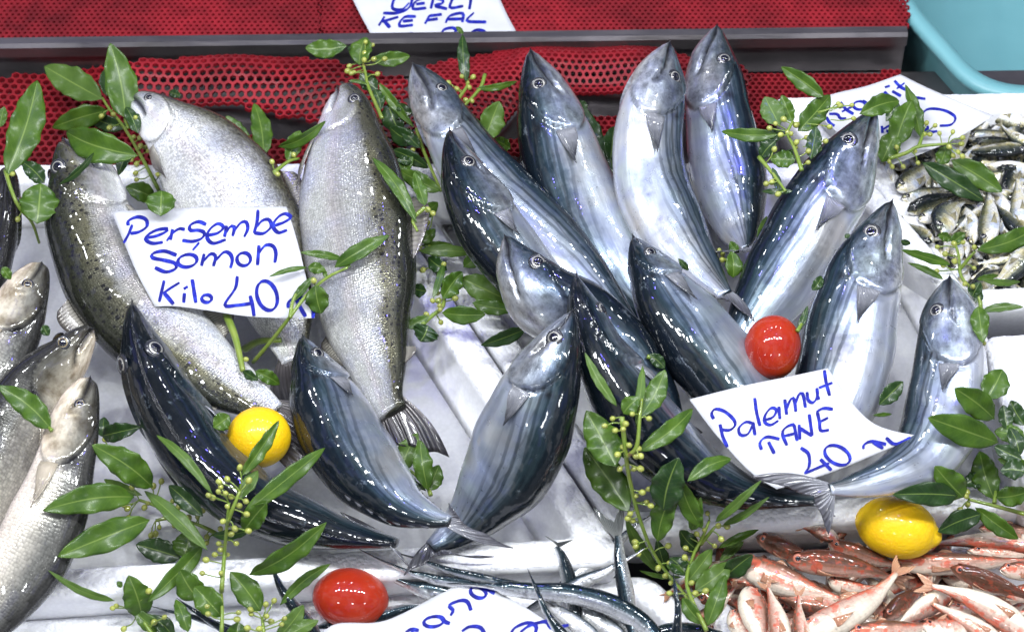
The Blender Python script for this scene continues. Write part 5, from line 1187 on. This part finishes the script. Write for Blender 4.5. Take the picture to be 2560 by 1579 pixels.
sprig('bay sprig with broad glossy leaves at the lower right edge above the oval lemon', 'l', [[(1950, 730), (1690, 660), (1530, 620), (1505, 600)], [(1690, 640), (1700, 560)]],
      [(1440, 592, 1010, 585, 155, D, 0), (1480, 602, 1290, 395, 185, 0, 0), (1690, 620, 1590, 288, 175, 0, 0), (1720, 235, 1248, 68, 190, 0, 0), (1560, 670, 1850, 888, 115, 0), (1600, 715, 1305, 835, 145, D), (1700, 605, 1930, 560, 135, 0), (1960, 395, 1710, 345, 85, 0), (1480, 520, 1610, 460, 110, D), (1640, -57, 1745, -260, 175, 0, 0), (1690, 75, 1425, -130, 175, 0, 0), (910, -20, 1070, -178, 110, D), (1780, 150, 1750, -20, 95, D), (1900, 200, 1690, 155, 115, 0), (1880, 350, 1690, 260, 100, D), (1900, 430, 1730, 420, 130, D), (1900, 120, 1800, -50, 110, D), (1860, 330, 1790, 130, 100, D), (870, 50, 1000, 42, 26, 0)],
      [(1408, 575), (1505, 570), (1500, 597), (1458, 687), (1502, 725), (1510, 650)], gap=.02)
sprig('bay sprig behind the snout of the plain right-hand bonito, long leaf to the right edge', 'h', [[(1600, 690), (1580, 590), (1470, 470), (1450, 330), (1430, 250)], [(1450, 420), (1560, 290)]],
      [(1570, 285, 2000, 110, 130, 0, 0), (1395, 382, 1060, 283, 60, 0), (1345, 480, 1105, 370, 44, 0), (1400, 240, 1490, 168, 80, 0), (1405, 215, 1310, 180, 60, 0), (1600, 482, 1872, 497, 45, U), (1570, 480, 1720, 455, 40, 0), (1580, 665, 1612, 905, 115, 0), (1540, 600, 1595, 500, 90, D), (1610, 692, 1885, 665, 58, 0), (1560, 640, 1600, 560, 60, D), (1060, 220, 1125, 240, 40, D)],
      [(1418, 240), (1478, 232), (1305, 262), (1555, 265), (1345, 388), (1490, 512), (1545, 530), (1553, 405), (1358, 310), (1620, 912), (1420, 360), (1300, 425)], gap=.012)
sprig('bushy wet bay sprig right of the tallest bonito, one narrow leaf across its flank', 'd', [[(390, 1150), (340, 1000), (295, 900), (330, 820)], [(100, 1060), (200, 1180), (280, 1290)]],
      [(230, 908, -155, 888, 85, 0, 0), (540, 655, 250, 452, 105, 0), (365, 885, 585, 640, 140, 0, 10), (240, 845, 140, 655, 150, U), (330, 825, 255, 645, 90, 0), (350, 1080, 178, 1075, 110, 0), (450, 1075, 485, 850, 95, D), (215, 950, 110, 1070, 100, D), (290, 900, 120, 930, 80, D), (440, 1000, 525, 1010, 90, 2), (240, 1330, 190, 1130, 50, D), (330, 1290, 120, 1290, 40, D), (330, 1010, 230, 1130, 60, D)],
      [(637, 700), (650, 715), (728, 710), (213, 835), (268, 805), (173, 865), (248, 910), (360, 838), (350, 845), (318, 903), (423, 928), (355, 960), (348, 995), (435, 1020), (432, 1097), (578, 857), (550, 953), (150, 1240), (188, 1230), (205, 1008), (740, 800), (295, 895), (230, 1310)], gap=.022)
sprig('bay sprig lying over the curled price card, two wet leaves on the horse mackerel', 'd', [[(980, 1070), (1100, 1030), (1180, 990), (1380, 970)], [(1180, 990), (1210, 900)]],
      [(1190, 925, 1090, 572, 85, 0, 25), (1020, 985, 1135, 675, 165, 0, 0), (780, 770, 1052, 680, 130, 0, 0), (930, 1095, 1030, 885, 150, 0, 0), (1325, 1110, 1370, 985, 105, 0), (1200, 1095, 1620, 1355, 140, D, 0), (1400, 1080, 1742, 1295, 155, 0, 0), (1040, 680, 960, 820, 70, D)],
      [(1233, 830), (1290, 848), (1320, 900), (1255, 907), (1218, 905), (1410, 890), (1475, 930), (1468, 970), (1385, 990), (1475, 1055), (1413, 1050), (1445, 1025), (1175, 1100), (1155, 1020), (1075, 1125), (1030, 995), (980, 1090), (1000, 1125)], gap=.016)
sprig('bay leaves on white foam between the trout tail and the middle bonito', 'j', [[(1180, 590), (1150, 520), (1040, 420)]], [(975, 425, 1090, 170, 140, 2), (1160, 560, 1110, 215, 130, 0), (1165, 560, 1235, 385, 125, 0), (990, 465, 1150, 560, 40, D), (920, 340, 960, 290, 60, D)], [], h=.045)
sprig('long glossy bay leaf under the front sea bass at the left edge', 'e', [[(350, 1500), (330, 1480)]], [(345, 1490, -10, 1200, 155, 0, 0), (15, 400, 75, 480, 60, 0), (290, 790, 330, 860, 60, D)], [])
sprig('dark bay leaves standing between the black-backed and the pale upright bonitos', 'c', [[(760, 1200), (770, 1120), (800, 1040)]], [(755, 1115, 560, 690, 135, D), (770, 1100, 800, 850, 125, D), (890, 1425, 875, 1150, 75, 0), (800, 1230, 770, 1060, 110, D), (130, 1180, -10, 1020, 110, D), (100, 1000, -10, 940, 90, 0), (620, 720, 530, 700, 60, D)], [], h=.06)
sprig('two bay leaves behind the pale trout beside the steel strip', 'a', [[(1785, 1070), (1770, 1010)]], [(1780, 1050, 1715, 695, 135, 0), (1690, 950, 1525, 785, 95, 0), (1220, 650, 1140, 620, 60, D)], [], h=.055)
sprig('serrated bay leaf with a berry touching the left flank of the speckled trout', 'b', [[(120, 1165), (220, 1090), (290, 1070)]], [(150, 990, 470, 828, 75, 0, 30), (210, 1090, 300, 880, 110, 0)], [(108, 1092), (255, 1045), (145, 1175)], gap=.016)
sprig('bay leaf and green berries in the gap beneath the folded bonito tail', 'g', [[(1600, 420), (1530, 330)]], [(1600, 470, 1590, 290, 110, 0), (1640, 300, 1580, 225, 60, 0), (1755, 275, 1835, 50, 45, U)], [(1507, 285), (1525, 350), (1530, 310)], h=.085)
sprig('small dark bay leaves showing beside the upright tomato', 'h', [[(360, 830), (390, 780)]], [(365, 830, 430, 660, 45, D), (460, 555, 525, 455, 65, D), (680, 200, 715, 178, 30, D)], [], gap=.006)
sprig('dark bay leaf showing between the pointed dark bonito and the blue-black one', 'g', [[(1020, 1000), (1080, 1030)]], [(1030, 985, 1140, 1080, 80, D), (1230, 340, 1300, 420, 40, D)], [], gap=.004)
